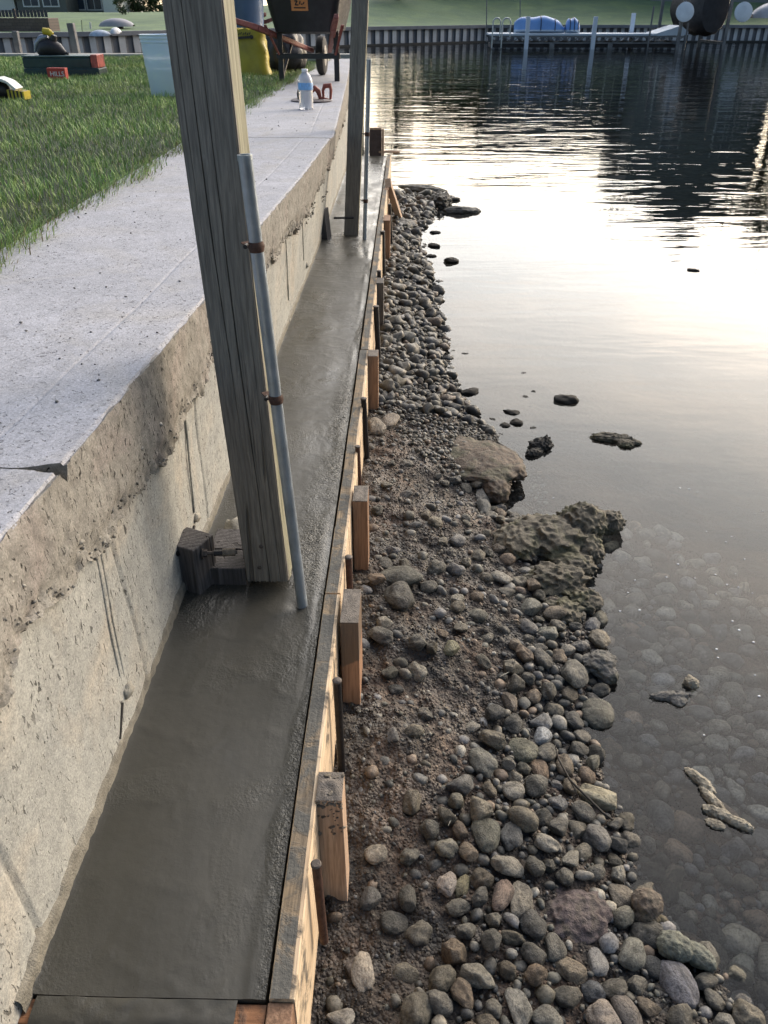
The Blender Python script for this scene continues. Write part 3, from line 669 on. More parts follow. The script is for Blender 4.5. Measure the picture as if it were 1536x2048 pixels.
P = np.array([(b_.x - .004 + random.uniform(-w_/2, w_/2), b_.y - .001 if k % 3 else b_.y + random.uniform(0, d_*.9), .425 - (random.random()**1.7*.10 if k % 3 else -.003)) for k in range(60)])
o = scatter('splatter', M['clod'], P, RNG.uniform(.001, .0075, len(P))**1.0 * RNG.uniform(.4, 1, len(P)), ICO2, .9, np.full((len(P), 3), .1), .35, .8); child(o, S1); o['kind'] = 'stuff'
stake(680, 717, 1179, 1246, 1375, M['stake_wet'], 'orange wooden stake with its upper third stained grey, beside the foot of the near pipe', .435, smear=.002)
stake(705, 735, 972, 1003, 1118, M['stake'], 'reddish-brown wooden stake with a round grey blob on its square top', .435, smear=.004)
stake(735, 756, 700, 713, 822, M['stake'], 'brown wooden stake standing just beyond the thin black pin, before the small loose cobbles', .43, smear=.002)
stake(752, 767, 555, 566, 652, M['stake_grey'], 'grey weathered wooden stake with a thin pin behind its top', .43)
stake(767, 780, 430, 441, 512, M['stake'], 'narrow brown wooden stake under the slanting pale board', .43)
stake(769, 777, 372, 379, 420, M['stake'], 'short dark stake farthest along the forms', .42)
a = on(776, 366, ZS+.03); b = on(800, 440, .06)
o = tag(MB().bar(a, b, .05, .09, Vector((0,1,.2))).build('brace_board', M['stake_pale'], bevel=.002), 'pale board leaning outward from the forms down on to the shingle', 'brace board')
def pin(px0, py0, px1, py1, zt, r, mat, label, lean=0):
    a = on(px0, py0, zt); zb = z_at(py1, a.y)-.08; xb = far(px1, py1, a.y).x
    o = thing('steel_pin', (xb, a.y, zb+.08), label, 'steel pin', 'steel pins holding the form boards')
    d = Vector((a.x - xb, lean, zt - zb)).normalized()
    p0 = Vector((xb, a.y, zb)); p1 = Vector((a.x, a.y + lean, zt))
    MB().tube([p0, p0.lerp(p1, .5), p1 - d*.004], r, 14).build('shaft', mat, o, True)
    MB().tube([p1 - d*.0045, p1 - d*.001, p1 + d*.001], [r*1.12, r*1.15, r*.9], 14).build('head', M['rod'], o, True)
    return o
pin(632, 1727, 645, 1835, .455, .0085, M['rust'], 'nearest steel pin, rusty brown with a worn round head, in front of the split stake')
pin(674, 1360, 683, 1520, .452, .0095, M['iron'], 'black steel pin with a shiny round head, in front of the orange stake')
pin(697, 1113, 700, 1180, .445, .0095, M['rust'], 'stubby pitted steel pin between the orange and reddish-brown stakes')
pin(715, 892, 720, 968, .44, .0085, M['rust'], 'thin rust-brown steel pin rising behind the stake with the round blob')
pin(727, 796, 736, 925, .455, .011, M['iron'], 'tall black steel pin leaning by the two loose brown cobbles')
pin(758, 541, 760, 565, .455, .012, M['iron'], 'thin black pin poking up behind the grey stake')
pin(752, 612, 757, 690, .44, .014, M['iron'], 'dark steel pin in front of the grey stake')
pin(765, 462, 767, 548, .44, .016, M['iron'], 'dark steel pin in front of the narrow brown stake')
pin(779, 408, 784, 490, .43, .013, M['iron'], 'dark steel pin behind the narrow brown stake, by the slanting board')

# ------------------------------------------------------------------ posts, pipes, blocks
def timber_post(name, x0, x1, y0, y1, zb, zt, topshift, label, seed, cracks):
    o = thing(name, ((x0+x1)/2, (y0+y1)/2, zb), label, 'timber post', 'timber posts standing in the wet footing')
    def perim():
        pts = []
        for k in range(161): pts.append((x0 + (x1-x0)*k/160, y0, 'f'))
        for k in range(1, 14): pts.append((x1, y0 + (y1-y0)*k/13, 's'))
        for k in range(1, 14): pts.append((x1 - (x1-x0)*k/13, y1, 'b'))
        for k in range(1, 13): pts.append((x0, y1 - (y1-y0)*k/13, 'l'))
        return pts
    pp = perim(); n = len(pp); nz = 90; V = np.zeros((nz, n, 3)); MI = np.zeros((nz-1, n), dtype=np.int32)
    for i in range(nz):
        t = i/(nz-1); z = zb + (zt-zb)*t
        sx = topshift[0]*t + .003*math.sin(t*5+seed); sy = topshift[1]*t
        for k, (x, y, f) in enumerate(pp):
            dx = dy = 0
            if f == 'f':
                u = (x-x0)/(x1-x0)
                for (cu, depth, w, ph, ta, tb) in cracks:
                    if ta < t < tb:
                        cc = cu + .018*math.sin(t*7+ph) + .008*math.sin(t*23+ph*2); fall = min(1, (t-ta)*9, (tb-t)*9)
                        dy += depth*fall*math.exp(-((u-cc)/(w*.42*(.6+.6*math.sin(t*9+ph)**2)))**2)
                dy += .0004*float(vnoise(u*40, z*4, seed)); e = min(u, 1-u)
                if e < .02: dy += .003
            if f == 's': dx = -.002*float(vnoise((y-y0)*60, z*4, seed+4)) - (.003 if (y - y0) < .006 or y1-y < .006 else 0)
            wear = .004*float(vnoise(z*9, seed, 0)) if f == 's' else 0
            V[i, k] = (x + sx + dx + wear*.5, y + sy + dy, z + (.004*float(vnoise(k*.9, seed, 3)) if i == 0 else 0))
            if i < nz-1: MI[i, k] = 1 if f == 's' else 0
    idx = np.arange(nz-1)[:, None]*n + np.arange(n)[None]; nx = np.arange(nz-1)[:, None]*n + (np.arange(n)[None]+1) % n
    me = np_mesh('shaft', V.reshape(-1, 3), np.stack([idx, nx, nx+n, idx+n], -1).reshape(-1, 4), M['post'], True)
    me.data.materials.append(M['post_lit_side']); me.data.polygons.foreach_set('material_index', MI.ravel())
    bm = bmesh.new(); bm.from_mesh(me.data); bm.verts.ensure_lookup_table()
    bm.faces.new([bm.verts[k] for k in reversed(range(n))]); bm.faces.new([bm.verts[(nz-1)*n+k] for k in range(n)])
    bm.to_mesh(me.data); bm.free(); me.data.set_sharp_from_angle(angle=R(38)); child(me, o)
    return o
YP = 1.69
xl = far(497, 1160, YP).x; xr = far(573, 1160, YP).x; xlt = far(319, 0, YP).x; xrt = far(452, 0, YP).x
zpb = z_at(1163, YP, 535); zh = CZ - .02
print('post', xl, xr, xlt, xrt, zpb)
wP = ((xr-xl) + (xrt-xlt))/2; cb = (xl+xr)/2; ct = (xlt+xrt)/2; H = 2.7 - zpb; sh = (ct-cb)/(z_at(0, YP) - zpb)*H
near_post = timber_post('timber_post', cb-wP/2, cb+wP/2, YP, YP+.12, zpb, 2.7, (sh, 0), 'big weathered timber post with deep cracks, nearest the camera, pipe strapped to it', 3,
    [(.33, .011, .012, 1, .18, 1.1), (.55, .013, .014, 2.2, -.1, .56), (.62, .006, .008, 4.2, .12, .3), (.80, .004, .007, .5, -.1, .35), (.14, .003, .008, 3, .3, .7)])
for (px, py) in ((522, 1093), (519, 1135)):
    p = far(px, py, YP-.001)
    MB().lathe([(.0055, 0), (.0055, .0015), (.004, .0028), (.0012, .003)], 14, Matrix.Translation(p) @ Matrix.Rotation(R(90), 4, 'X')).build('screw', M['rod'], near_post, True)
Yf2 = 5.62
xl = far(688, 460, Yf2).x; xr = far(713, 460, Yf2).x; xlt = far(705, 0, Yf2).x; xrt = far(737, 0, Yf2).x; zb2 = ZS - .02
wQ = ((xr-xl)+(xrt-xlt))/2*1.08; cb = (xl+xr)/2; ct = (xlt+xrt)/2; sh2 = (ct-cb)/(z_at(0, Yf2) - zb2)*(2.7-zb2)
far_post = timber_post('timber_post', cb-wQ/2, cb+wQ/2, Yf2, Yf2+.11, zb2, 2.7, (sh2, 0), 'smooth dark timber post farther down the footing, leaning toward the water at its top', 8, [(.5, .002, .02, 2, .1, .8)])

def pipe(name, a, b, r, label, group, clamps, flange=True, post=None):
    a, b = Vector(a), Vector(b); o = thing(name, a, label, 'metal pipe', group); d = (b-a).normalized()
    x = d.cross(Vector((0,1,0))).normalized(); u = x.cross(d); n = 22; V = []; Fq = []
    rings = [(a, r*1.12), (a + d*.02, r), (b - d*.012, r), (b - d*.010, r*1.07), (b, r*1.07), (b, r*.78), (b - d*.09, r*.78)]
    for (p, rr) in rings:
        for k in range(n): t = 2*math.pi*k/n; V.append(p + (x*math.cos(t)+u*math.sin(t))*rr)
    for i in range(len(rings)-1):
        for k in range(n): Fq.append((i*n+k, i*n+(k+1)%n, (i+1)*n+(k+1)%n, (i+1)*n+k))
    m_ = MB(); m_.add(V, Fq).build('tube', M['galv'], o, True)
    for (t, hh) in clamps:
        p = a.lerp(b, t); c = thing_free('pipe_clamp', M['rust'])
        m2 = MB(); m2.tube([p - d*hh, p - d*hh*.6, p + d*hh*.6, p + d*hh], [r*1.05, r*1.16, r*1.16, r*1.05], 20)
        m2.tube([p - d*hh*.25, p + d*hh*.25], r*1.24, 20)
        m2.bar(p + Vector((-r*.8, .0, 0)), p + Vector((-r*2.2, .035, 0)), hh*1.6, .003, d)
        m2.build('pipe_clamp', M['rust'], o, True)
        m3 = MB(); m3.tube([p + Vector((-r*1.6, -.004, 0)), p + Vector((-r*1.6, .01, 0))], .0045, 8); m3.build('clamp_screw', M['iron'], o, True)
    return o
def thing_free(*a): return None
YN = 1.625
pa = on(606, 1213, ZS-.01); pb = far(489, 309, YN)
pipe('galvanised_pipe', (pa.x, pa.y, ZS-.03), pb, .0135, 'bluish galvanised pipe strapped up the near post, rusty clamps, foot in the wet concrete', 'galvanised pipes beside the posts', [((pb.z-z_at(493, YN, 508))/(ZS-.03-pb.z)+1, .010), ((pb.z-z_at(797, YN, 548))/(ZS-.03-pb.z)+1, .010)])
pa = far(729, 472, 5.53); pb = far(738, 118, 5.5)
pipe('galvanised_pipe', (pa.x, 5.53, ZS-.03), pb, .014, 'thin grey pipe standing beside the far post against the water', 'galvanised pipes beside the posts', [(.62, .012), (.25, .012)])

# near cantilever block bolted to the wall
Yk = 1.665; c = far(389, 1187, Yk); zt_ = z_at(1097, Yk, 390)
bk = thing('timber_block', (c.x, Yk, ZS), 'short dark timber block between the sea wall and near post, bolt through it', 'timber block', 'timber blocks bolted to the sea wall')
Mr = Matrix.Translation((c.x-.004, Yk+.045, 0)) @ Matrix.Rotation(R(-24), 4, 'Z')
MB().box(-.043, -.043, ZS-.03, .043, .043, zt_, Mr).build('wood', M['block'], bk, bevel=.003)
zr = z_at(1107, Yk+.02, 430)
p0 = Vector((wall_face(Yk+.03, .2)-.01, Yk+.0, zr+.014)); p1 = far(352, 1112, Yk-.01); p2 = far(468, 1118, Yk+.03)
MB().tube([p0, Vector((c.x-.03, Yk+.012, zr+.004))], .0085, 12).build('bolt_sleeve', M['iron'], bk, True)
a = Vector((c.x+.030, Yk+.02, zr)); b = Vector((p2.x+.01, Yk+.034, zr-.004)); dd = (b-a).normalized()
MB().tube([a, b], .0052, 10).build('threaded_rod', M['rod'], bk, True)
MB().tube([a, a+dd*.003], .016, 18).build('washer', M['rod'], bk, True)
MB().tube([a+dd*.003, a+dd*.013], .011, 6).build('nut', M['rod'], bk, False)
for q in (.030,): MB().tube([a+dd*q, a+dd*(q+.022)], .0085, 6).build('coupling_nut', M['iron'], bk, False)
MB().tube([a+dd*.052, a+dd*.085], .0105, 12).build('plug', M['clod'], bk, True)
# ledger behind the post
l0 = far(428, 1098, 1.84); l1 = far(505, 1098, 1.84)
tag(MB().box(l0.x, 1.80, ZS-.03, l1.x+.10, 1.90, ZS+.045).build('ledger_block', M['block'], bevel=.003), 'dark wet timber ledger lying behind the near post, half sunk in the footing', 'timber block')
tag(MB().box(-.508, YP+.012, ZS-.03, -.41, YP+.10, ZS+.048).build('shadow_block', M['block'], bevel=.003), 'squat black block standing in for the shadow under the bolt between block and near post', 'timber block')  # black block added where shadow lies beneath the rod
lump('concrete_heap', (-.475, 1.965, ZS-.004), (.05, .05, .035), M['mortar'], None, 3, .4, 2, 5)
tag(bpy.data.objects['concrete_heap'], 'small pale heap of concrete behind the dark ledger at the wall', 'concrete heap')
# far block
c = far(656, 470, 5.5); zt_ = z_at(420, 5.5, 655)
bk = thing('timber_block', (c.x, 5.5, ZS), 'short dark timber block against the sea wall just before the far post', 'timber block', 'timber blocks bolted to the sea wall')
Mr = Matrix.Translation((c.x, 5.54, 0)) @ Matrix.Rotation(R(-15), 4, 'Z') @ Matrix.Rotation(R(-5), 4, 'Y')
MB().box(-.043, -.043, ZS-.03, .043, .043, zt_, Mr).build('wood', M['block'], bk, bevel=.003)
MB().tube([Vector((c.x+.04, 5.53, ZS+.13)), Vector((c.x+.17, 5.56, ZS+.125))], .007, 8).build('bolt', M['iron'], bk, True)

# ------------------------------------------------------------------ shore: ground, water
SH = [on(x, y, 0) for x, y in ((1470,2048),(1440,1930),(1310,1800),(1255,1680),(1205,1570),(1190,1460),(1225,1350),(1190,1240),(1150,1150),(1110,1080),(1000,1015),(1015,930),(1000,890),(915,800),(892,740),(880,660),(868,580),(835,500),(835,455),(880,415),(900,395),(835,370),(822,335),(806,300),(775,262),(760,235))]
SHY = [p.y for p in SH]; SHX = [p.x for p in SH]
def shore(Y): return np.interp(Y, SHY, SHX)
def ground_z(X, Y):
    X, Y = np.asarray(X, float), np.asarray(Y, float)
    xs = shore(Y) + .03*fbm(Y*3, 1, 0, 3) / (1 + .0*Y); zb = np.interp(Y, [0, .9, 1.4, 3, 6, 9, 10], [.07, .09, .17, .19, .14, .06, -.1])
    t = (X - BO) / np.maximum(xs - BO, .05)
    above = zb * (1 - np.clip(t, 0, 1)**1.25) ; below = -.045 * np.clip((X - xs)/.07, 0, 1) - .125 * np.clip(X - xs, 0, 4)**.95 * np.interp(Y, [.5, 2, 6], [.75, 1.1, 1.6])
    z = np.where(t < 1, above, below)
    z = z + (.012*fbm(X*5, Y*5, 0, 4) + .008*fbm(X*30, Y*30, 3, 3) + .0045*fbm(X*90, Y*90, 5, 2)) * np.interp(Y, [0, 4, 9], [1, 1, 1])
    far_ = np.clip((Y - 9.5)/1.5, 0, 1); z = z*(1-far_) + (-.9)*far_
    return np.maximum(z, -1.4)
ys = np.concatenate([np.arange(.35, 2.4, .006), np.arange(2.4, 5, .012), np.arange(5, 12, .04), [14, 20, 40, 70, 90]])
ys = np.concatenate([[-8, -2, 0], ys]); xs_ = np.concatenate([[-60, -12, -3, -.7, -.4], np.arange(-.22, 1.25, .006), np.arange(1.26, 3, .04), [4, 6, 12, 40, 130]])
XX, YY = np.meshgrid(xs_, ys); ZZ = ground_z(XX, YY); ZZ[XX < -.3] = -.3
ZZ[(XX < -.3) & (XX > -3) & (YY < 9)] = .0
gr = np_mesh('lake_shore_ground', np.stack([XX, YY, ZZ], -1).reshape(-1, 3), grid_faces(len(ys), len(xs_)), M['dirt']); tag(gr, kind='structure')
mb = MB(); mb.box(-62, -9, -3, 131, 91, 0)
wt = mb.build('water', M['water']); tag(wt, kind='structure')

# ------------------------------------------------------------------ stones
def base_pebble(seed, rough, squash):
    rg_ = random.Random(seed); cuts = [(Vector((rg_.gauss(0,1), rg_.gauss(0,1), rg_.gauss(0,.8))).normalized(), rg_.uniform(.62, .86)) for _ in range(9)] if seed % 3 == 0 else ([(Vector((rg_.gauss(0,1), rg_.gauss(0,1), rg_.gauss(0,1))).normalized(), rg_.uniform(.75, .92)) for _ in range(4)] if seed % 3 == 1 else [])
    bm = bmesh.new(); bmesh.ops.create_icosphere(bm, subdivisions=4, radius=1)
    off = Vector((seed*7.3, seed*3.1, seed*5.7))
    for v in bm.verts:
        n = v.co.normalized(); k = 1 + rough*mnoise.noise(n*1.1+off) + rough*.3*mnoise.noise(n*2.6+off) + .010*mnoise.fractal(n*9+off, .8, 2.1, 3)
        p = Vector((n.x, n.y*(.74+.2*((seed*37) % 10)/10), n.z*squash)) * k
        for (cn, cd_) in cuts:
            e_ = p.dot(cn) - cd_*(.74 if abs(cn.z) > .6 else .9)
            if e_ > 0: p -= cn*e_*.88
        v.co = p
    me = bpy.data.meshes.new('pebble'); bm.to_mesh(me); bm.free(); me.materials.append(M['stone'])
    for p in me.polygons: p.use_smooth = True
    return me
PEB = [base_pebble(i+1, .22 + .05*(i % 4), .55 + .09*(i % 4)) for i in range(18)]
taken = []            # (x, y, r) of stones set down so far
def set_stone(x, y, rx, ry, ang=0, h=.6, sink=.28, mesh=None, z=None, label=None, cat='pebble', group=None, name='pebble', mat=None, tilt=(0, 0)):
    me = mesh or random.choice(PEB); o = bpy.data.objects.new(name, me); C.objects.link(o)
    zz = float(ground_z(x, y)) if z is None else z; rz = h*min(rx, ry)
    o.location = (x, y, zz + rz*(1-2*sink)); o.scale = (rx, ry/.84, rz/.68); o.rotation_euler = (tilt[0], tilt[1], ang)
    if mat is not None and me.materials[0] is not mat:
        o.data = me.copy(); o.data.materials[0] = mat
    tag(o, label, cat, group); taken.append((x, y, (rx+ry)/2)); return o
def tint_stone(name, col, moss=.0):
    t = NT(name); v = t.vec(); rg = t.n.new('ShaderNodeRGB'); rg.outputs[0].default_value = (*(x*1.0 for x in col), 1)
    oi = t.n.new('ShaderNodeObjectInfo'); ad = t.n.new('ShaderNodeVectorMath'); ad.operation = 'ADD'; sc_ = t.n.new('ShaderNodeVectorMath'); sc_.operation = 'SCALE'
    t.l.new(oi.outputs['Location'], sc_.inputs[0]); sc_.inputs['Scale'].default_value = 90; t.l.new(v, ad.inputs[0]); t.l.new(sc_.outputs[0], ad.inputs[1])
    return stone_look(t, ad.outputs[0], rg.outputs[0], .032)
def px_stone(px, py, w, h, deg=0, label=None, mesh=None, col=None, cat='cobble', name='cobble', group=None, H=.62, lift=.02, sink=.25, mat=None, zbase=None):
    """stone seen at pixel (px,py), w x h pixels across"""
    p = on(px, py, lift)
    for _ in range(3): p = on(px, py, max(float(ground_z(p.x, p.y)), -.12 if zbase is None else zbase) + lift)
    dep = (p - cam.location).length * math.cos(math.atan((py-1024)/F)); s = dep / F
    el = PITCH + math.atan((py-1024)/F); rx = w*s/2; ry = max(rx*.55, h*s/2 / max(.35, math.sin(el)))
    ry = min(ry, rx*1.9)
    if zbase is not None: ry = max(rx*.5, h*s*.45); H = .55
    m = mat or (tint_stone('stone_tone', col, .2) if col else None)
    return set_stone(p.x, p.y, rx, ry, R(deg), H, sink, mesh or PEB[int(px*7+py) % 18], (None if zbase is None else max(zbase, float(ground_z(p.x, p.y)))), label, cat, group, name, m)
W_ = (.36, .38, .40); G_ = (.13, .13, .125); B_ = (.20, .155, .12); L_ = (.27, .25, .215); D_ = (.075, .078, .08)
NS = [
 (1200,1592,84,44,-25,'pale yellowish flat rock just under the water behind the thin twig',(.42,.38,.27)),
 # named stones of the foreground
 (1085,1467,42,36,0,'round bluish-white cobble, palest on the shore, at the head of the thin twig',W_),
 (1087,1441,50,30,15,'flat oval pale grey cobble touching the round bluish-white one',(.24,.245,.25)),
 (972,1660,58,62,10,'large round greenish-grey cobble left of the whitish round pebble',(.12,.122,.10)),
 (1024,1665,44,50,-10,'mid-grey rounded cobble just right of the large greenish-grey one',(.15,.15,.145)),
 (965,1520,50,52,30,'blocky grey-green cobble with a flat angular top beside the mud',(.17,.17,.15)),
 (1046,1496,60,40,-20,'olive speckled flat cobble above the reddish stone',(.14,.14,.105)),
 (1078,1530,38,44,20,'reddish-tan cobble under the olive speckled one',(.24,.17,.12)),
 (1042,1795,52,76,-15,'tall pear-shaped light brown cobble left of the purple pitted rock',(.22,.20,.165)),
 (1006,1782,40,58,-20,'pinkish brown cobble leaning on the pear-shaped one',(.20,.15,.125)),
 (895,1760,40,44,0,'pale pink smooth pebble beside a yellowish oval one',(.38,.33,.29)),
 (925,1764,28,42,-20,'yellowish oval pebble against the pale pink one',(.21,.19,.12)),
 (1196,1918,42,54,5,'light grey egg-shaped cobble on end, right below the purple rock',(.30,.29,.275)),
 (1210,2030,66,54,10,'large pale pinkish cobble at the bottom edge of the shore',(.34,.29,.245)),
 (1257,2020,46,74,25,'long brownish-grey cobble leaning beside the large pale pinkish one',(.17,.15,.135)),
 (1187,1978,52,40,-10,'dark slate-blue cobble with a flat face near the bottom edge',(.10,.11,.125)),
 (1265,1903,54,64,-30,'wedge-shaped grey-green cobble pointing at the two-lobed stone',(.19,.19,.165)),
 (1360,1965,68,88,15,'big smooth purple-grey cobble half in the water, under the two-lobed stone',(.19,.19,.215)),
 (1243,1792,58,54,0,'round brown cobble above the hollow brown stone at the water edge',(.16,.14,.115)),
 (1290,1772,50,34,0,'tan rounded cobble half sunk at the water edge',(.17,.15,.115)),
 (1037,2010,54,80,10,'large spotted grey cobble standing near the bottom edge',(.22,.215,.195)),
 (1096,2030,64,44,-5,'wide speckled grey cobble at the bottom edge',(.18,.175,.155)),
 (1110,1890,46,56,5,'mottled round grey cobble left of a long brown one',(.13,.125,.11)),
 (725,1940,46,72,5,'large tan cobble lying near the form board, widest stone on the mud there',(.38,.34,.29)),
 (684,2030,60,36,0,'pale oval cobble in the bottom corner by the form board',(.33,.31,.28)),
 (738,1790,50,46,0,'dark round cobble at the foot of the split stake',(.10,.10,.098)),
 (752,1700,46,32,20,'light tan kidney-shaped cobble right of the split stake',(.30,.27,.225)),
 (706,1930,30,44,0,'small speckled upright cobble left of the large tan one',(.19,.165,.15)),
 (800,1150,96,34,8,'long lumpy olive-grey stone embedded in the mud between the stakes and the shore',(.095,.095,.08)),
 (800,1192,64,44,0,'big dark oval stone half buried in the dark mud',(.08,.078,.07)),
 (1060,1210,50,30,0,'smooth flat greenish-grey oval at the foot of the mossy rock',(.18,.18,.155)),
 (1098,1262,42,26,0,'smooth light grey-green oval pebble below the flat oval',(.26,.26,.22)),
 (752,850,40,36,10,'tan-grey loose cobble nearest the tall black pin',(.20,.175,.145)),
 (780,838,34,34,-20,'smaller brown loose cobble right of the tan-grey one',(.18,.15,.12)),
 (963,992,34,36,0,'light grey rounded cobble at the foot of the earthy rock',(.17,.17,.165)),
 (968,1010,30,30,0,'darker grey cobble tucked under the light grey one beside the earthy rock',(.10,.105,.105)),
 (902,1290,36,30,0,'greenish-tan pebble with a yellowish cast in the middle of the mud',(.19,.185,.12)),
 (1200,1275,40,34,20,'tan-topped stone above the broken square rock at the water edge',(.24,.21,.16)),
 (1148,1345,52,48,0,'large grey-brown rounded stone below the broken square rock',(.16,.155,.135)),
 (1195,1425,62,52,0,'large dark-sided stone with lit top at the waterline',(.12,.12,.10)),
 (1020,1400,34,40,30,'warm brown rounded cobble in the band of shingle',(.17,.14,.11)),
]
for (px, py, w, h, dg, lab, col) in NS: px_stone(px, py, w, h, dg, lab, col=col)
# two-lobed stone and hollow brown stone
def multi(name, parts, mat, label, cat, sub=4, amp=.12, fr=1.6):
    c0 = parts[0][0]; bm = bmesh.new()
    for (c, r, a) in parts:
        q = bmesh.ops.create_icosphere(bm, subdivisions=sub, radius=1)['verts']; ca, sa = math.cos(a), math.sin(a)
        for v in q:
            n = v.co.normalized(); q_ = n*fr + Vector(c)*9; k = .92 + amp*(1.5*abs(mnoise.noise(q_)) + .8*abs(mnoise.noise(q_*2.3)) + .45*abs(mnoise.noise(q_*5.1)) + .25*mnoise.noise(q_*11))
            x, y, z = n.x*r[0]*k, n.y*r[1]*k, n.z*r[2]*k
            z += r[2]*.10*mnoise.fractal(n*11 + Vector(c)*30, .7, 2.1, 4); x += r[0]*.05*mnoise.noise(n*14 + Vector(c)*9); v.co = (c[0]-c0[0] + x*ca - y*sa, c[1]-c0[1] + x*sa + y*ca, c[2]-c0[2] + z)
    me = bpy.data.meshes.new(name); bm.to_mesh(me); bm.free(); me.materials.append(mat)
    o = bpy.data.objects.new(name, me); C.objects.link(o); o.location = c0
    rm = o.modifiers.new('weld', 'REMESH'); rm.mode = 'VOXEL'; rm.voxel_size = max(.0022, max(parts[0][1])*.028); rm.use_smooth_shade = True
    taken.append((c0[0], c0[1], parts[0][1][0])); return tag(o, label, cat)
def pz(px, py, z): p = on(px, py, z); return (p.x, p.y, z)
multi('cobble', [(pz(1350,1893,.03), (.040,.032,.026), -.3), (pz(1398,1912,.022), (.038,.024,.020), -.7)], M['rock_lobed'], 'pale grey-green two-lobed cobble jutting into the water', 'cobble')
multi('hollow_stone', [(pz(1295,1805,.035), (.036,.034,.022), 0), (pz(1292,1838,.015), (.030,.022,.026), 0), (pz(1322,1845,.005), (.018,.016,.016), 0)], M['rock_hollow'], 'brown mushroom-shaped stone with a dark hollow under it at the water edge', 'rock')
multi('pitted_rock', [(pz(1150,1838,.035), (.078,.060,.030), .5), (pz(1130,1880,.02), (.040,.050,.028), .2), (pz(1115,1795,.02), (.035,.030,.025), 0)], M['rock_purple'], 'large flat pitted purplish rock lying among the cobbles near the bottom', 'rock', amp=.22, fr=2.2)
multi('broken_rock', [(pz(1200,1325,.03), (.048,.042,.026), .6), (pz(1212,1345,.02), (.030,.040,.022), .6)], M['rock_grey'], 'broken square-cornered tan rock standing at the waterline', 'rock', amp=.25, fr=1.5)
multi('earthy_rock', [(pz(965,925,.07), (.15,.18,.036), .2), (pz(1010,925,.05), (.07,.15,.040), .3), (pz(915,905,.07), (.12,.15,.03), 0), (pz(990,975,.035), (.06,.10,.05), .0)], M['rock_brown'], 'broad brown earthy rock with a straight undercut edge over the water', 'rock', amp=.2, fr=2.2)
multi('mossy_rock', [(pz(1090,1075,.05), (.135,.11,.055), 0), (pz(1165,1045,.06), (.080,.08,.060), .3), (pz(1218,1045,.04), (.052,.05,.038), -.2), (pz(1035,1085,.065), (.08,.09,.04), 0), (pz(1175,1095,.03), (.05,.075,.04), 0), (pz(1145,1130,.03), (.07,.06,.035), 0)], M['rock_mossy'], 'long craggy mossy rock running out into the lake with a raised tip', 'rock', amp=.34, fr=4.2)
multi('mossy_rock', [(pz(1110,1160,.045), (.09,.065,.04), .2), (pz(1165,1200,.025), (.055,.05,.028), -.4), (pz(1120,1225,.03), (.06,.055,.03), 0)], M['rock_mossy'], 'low dark broken lump of clay below the long mossy rock', 'rock', amp=.45, fr=3)
# rocks standing in the shallows
for (px, py, w, h, lab) in (
  (941,784,38,26,'rounded dark rock in the shallows off the shingle point'),
  (1133,800,46,34,'four-sided angular dark rock alone in the calm water'),
  (902,523,30,22,'heart-shaped black rock alone in the bright water'),
  (908,400,26,20,'small black rounded rock in the bright water beyond the slanting board'),
  (1047,745,12,9,'tiny dark stone farthest from shore behind the flat one'),
  (1050,792,18,8,'small flat dark stone beside a tiny upright one'),
  (1067,782,10,12,'tiny upright dark stone beside the small flat one'),
  (1033,845,26,24,'squarish wet dark rock at the tip of the shingle point'),
  (1010,850,22,18,'small round dark rock touching the squarish one at the shingle point'),
  (1025,825,36,12,'flat dark rock behind the squarish one at the shingle point'),
  (1066,855,14,12,'small dark stone off the tip of the shingle point'),
  (995,893,28,20,'little dark rock just off the earthy rock'),
  (1385,540,26,7,'low dark rock breaking the bright water far out on the right'),
  (870,465,22,10,'small dark stone in the bright water nearest the slanting board'),
  (868,492,30,12,'flat dark stone cluster off the narrow shingle'),
  (862,512,24,8,'small flat dark stone off the narrow shingle')):
    px_stone(px, py, w, h, (px*13) % 60 - 30, lab, cat='rock', name='rock', mat=M['rock_dark'], H=.55, sink=.18, mesh=PEB[(px+py) % 18], zbase=-.008, lift=.01)
for k_, (px, py, w, h) in enumerate(((940,800,10,6),(955,822,14,8),(985,862,16,9),(1002,868,14,8),(930,707,16,6),(955,712,9,4),(1110,838,8,5),(1043,800,8,5),(985,838,18,9),(1062,812,9,5),(905,690,10,5),(948,662,9,4),(890,705,12,5),(1150,862,7,4),(1022,872,9,6))):
    px_stone(px, py, w, h, k_*23 % 60 - 30, 'small wet stone just breaking the surface near the shingle point', cat='rock', name='rock', mat=M['rock_dark'], group='small wet stones off the shingle point', H=.6, sink=.2, zbase=-.006, lift=.006)
p1 = pz(1080,890,.012); multi('jagged_rock', [(p1, (.045,.030,.025), .3), (pz(1068,905,.008), (.035,.018,.016), .5), (pz(1092,888,.01), (.02,.025,.03), 0)], M['rock_dark'], 'jagged black broken rock in the shallows beyond the earthy rock', 'rock', amp=.5, fr=2.6)
multi('weed_clump', [(pz(1225,876,.006), (.075,.028,.016), -.15), (pz(1252,888,.004), (.03,.025,.014), 0), (pz(1272,886,.004), (.02,.014,.01), 0)], M['rock_mossy'], 'low clump of dark weed and pebbles afloat in the calm water', 'weed clump', amp=.6, fr=4)
multi('scum_stick', [(pz(1400,1560,.004), (.035,.012,.009), -1.0), (pz(1425,1600,.004), (.034,.011,.009), -1.1)], M['foam'], 'knobbly pale scum-covered stick floating at the right, upper of two', 'driftwood', amp=.55, fr=4)
multi('scum_stick', [(pz(1435,1625,.004), (.028,.013,.009), -.5), (pz(1475,1645,.004), (.030,.011,.009), -.6), (pz(1430,1648,.002), (.018,.011,.006), -.5)], M['foam'], 'lower knobbly scum-covered stick floating just below the other', 'driftwood', amp=.55, fr=4)
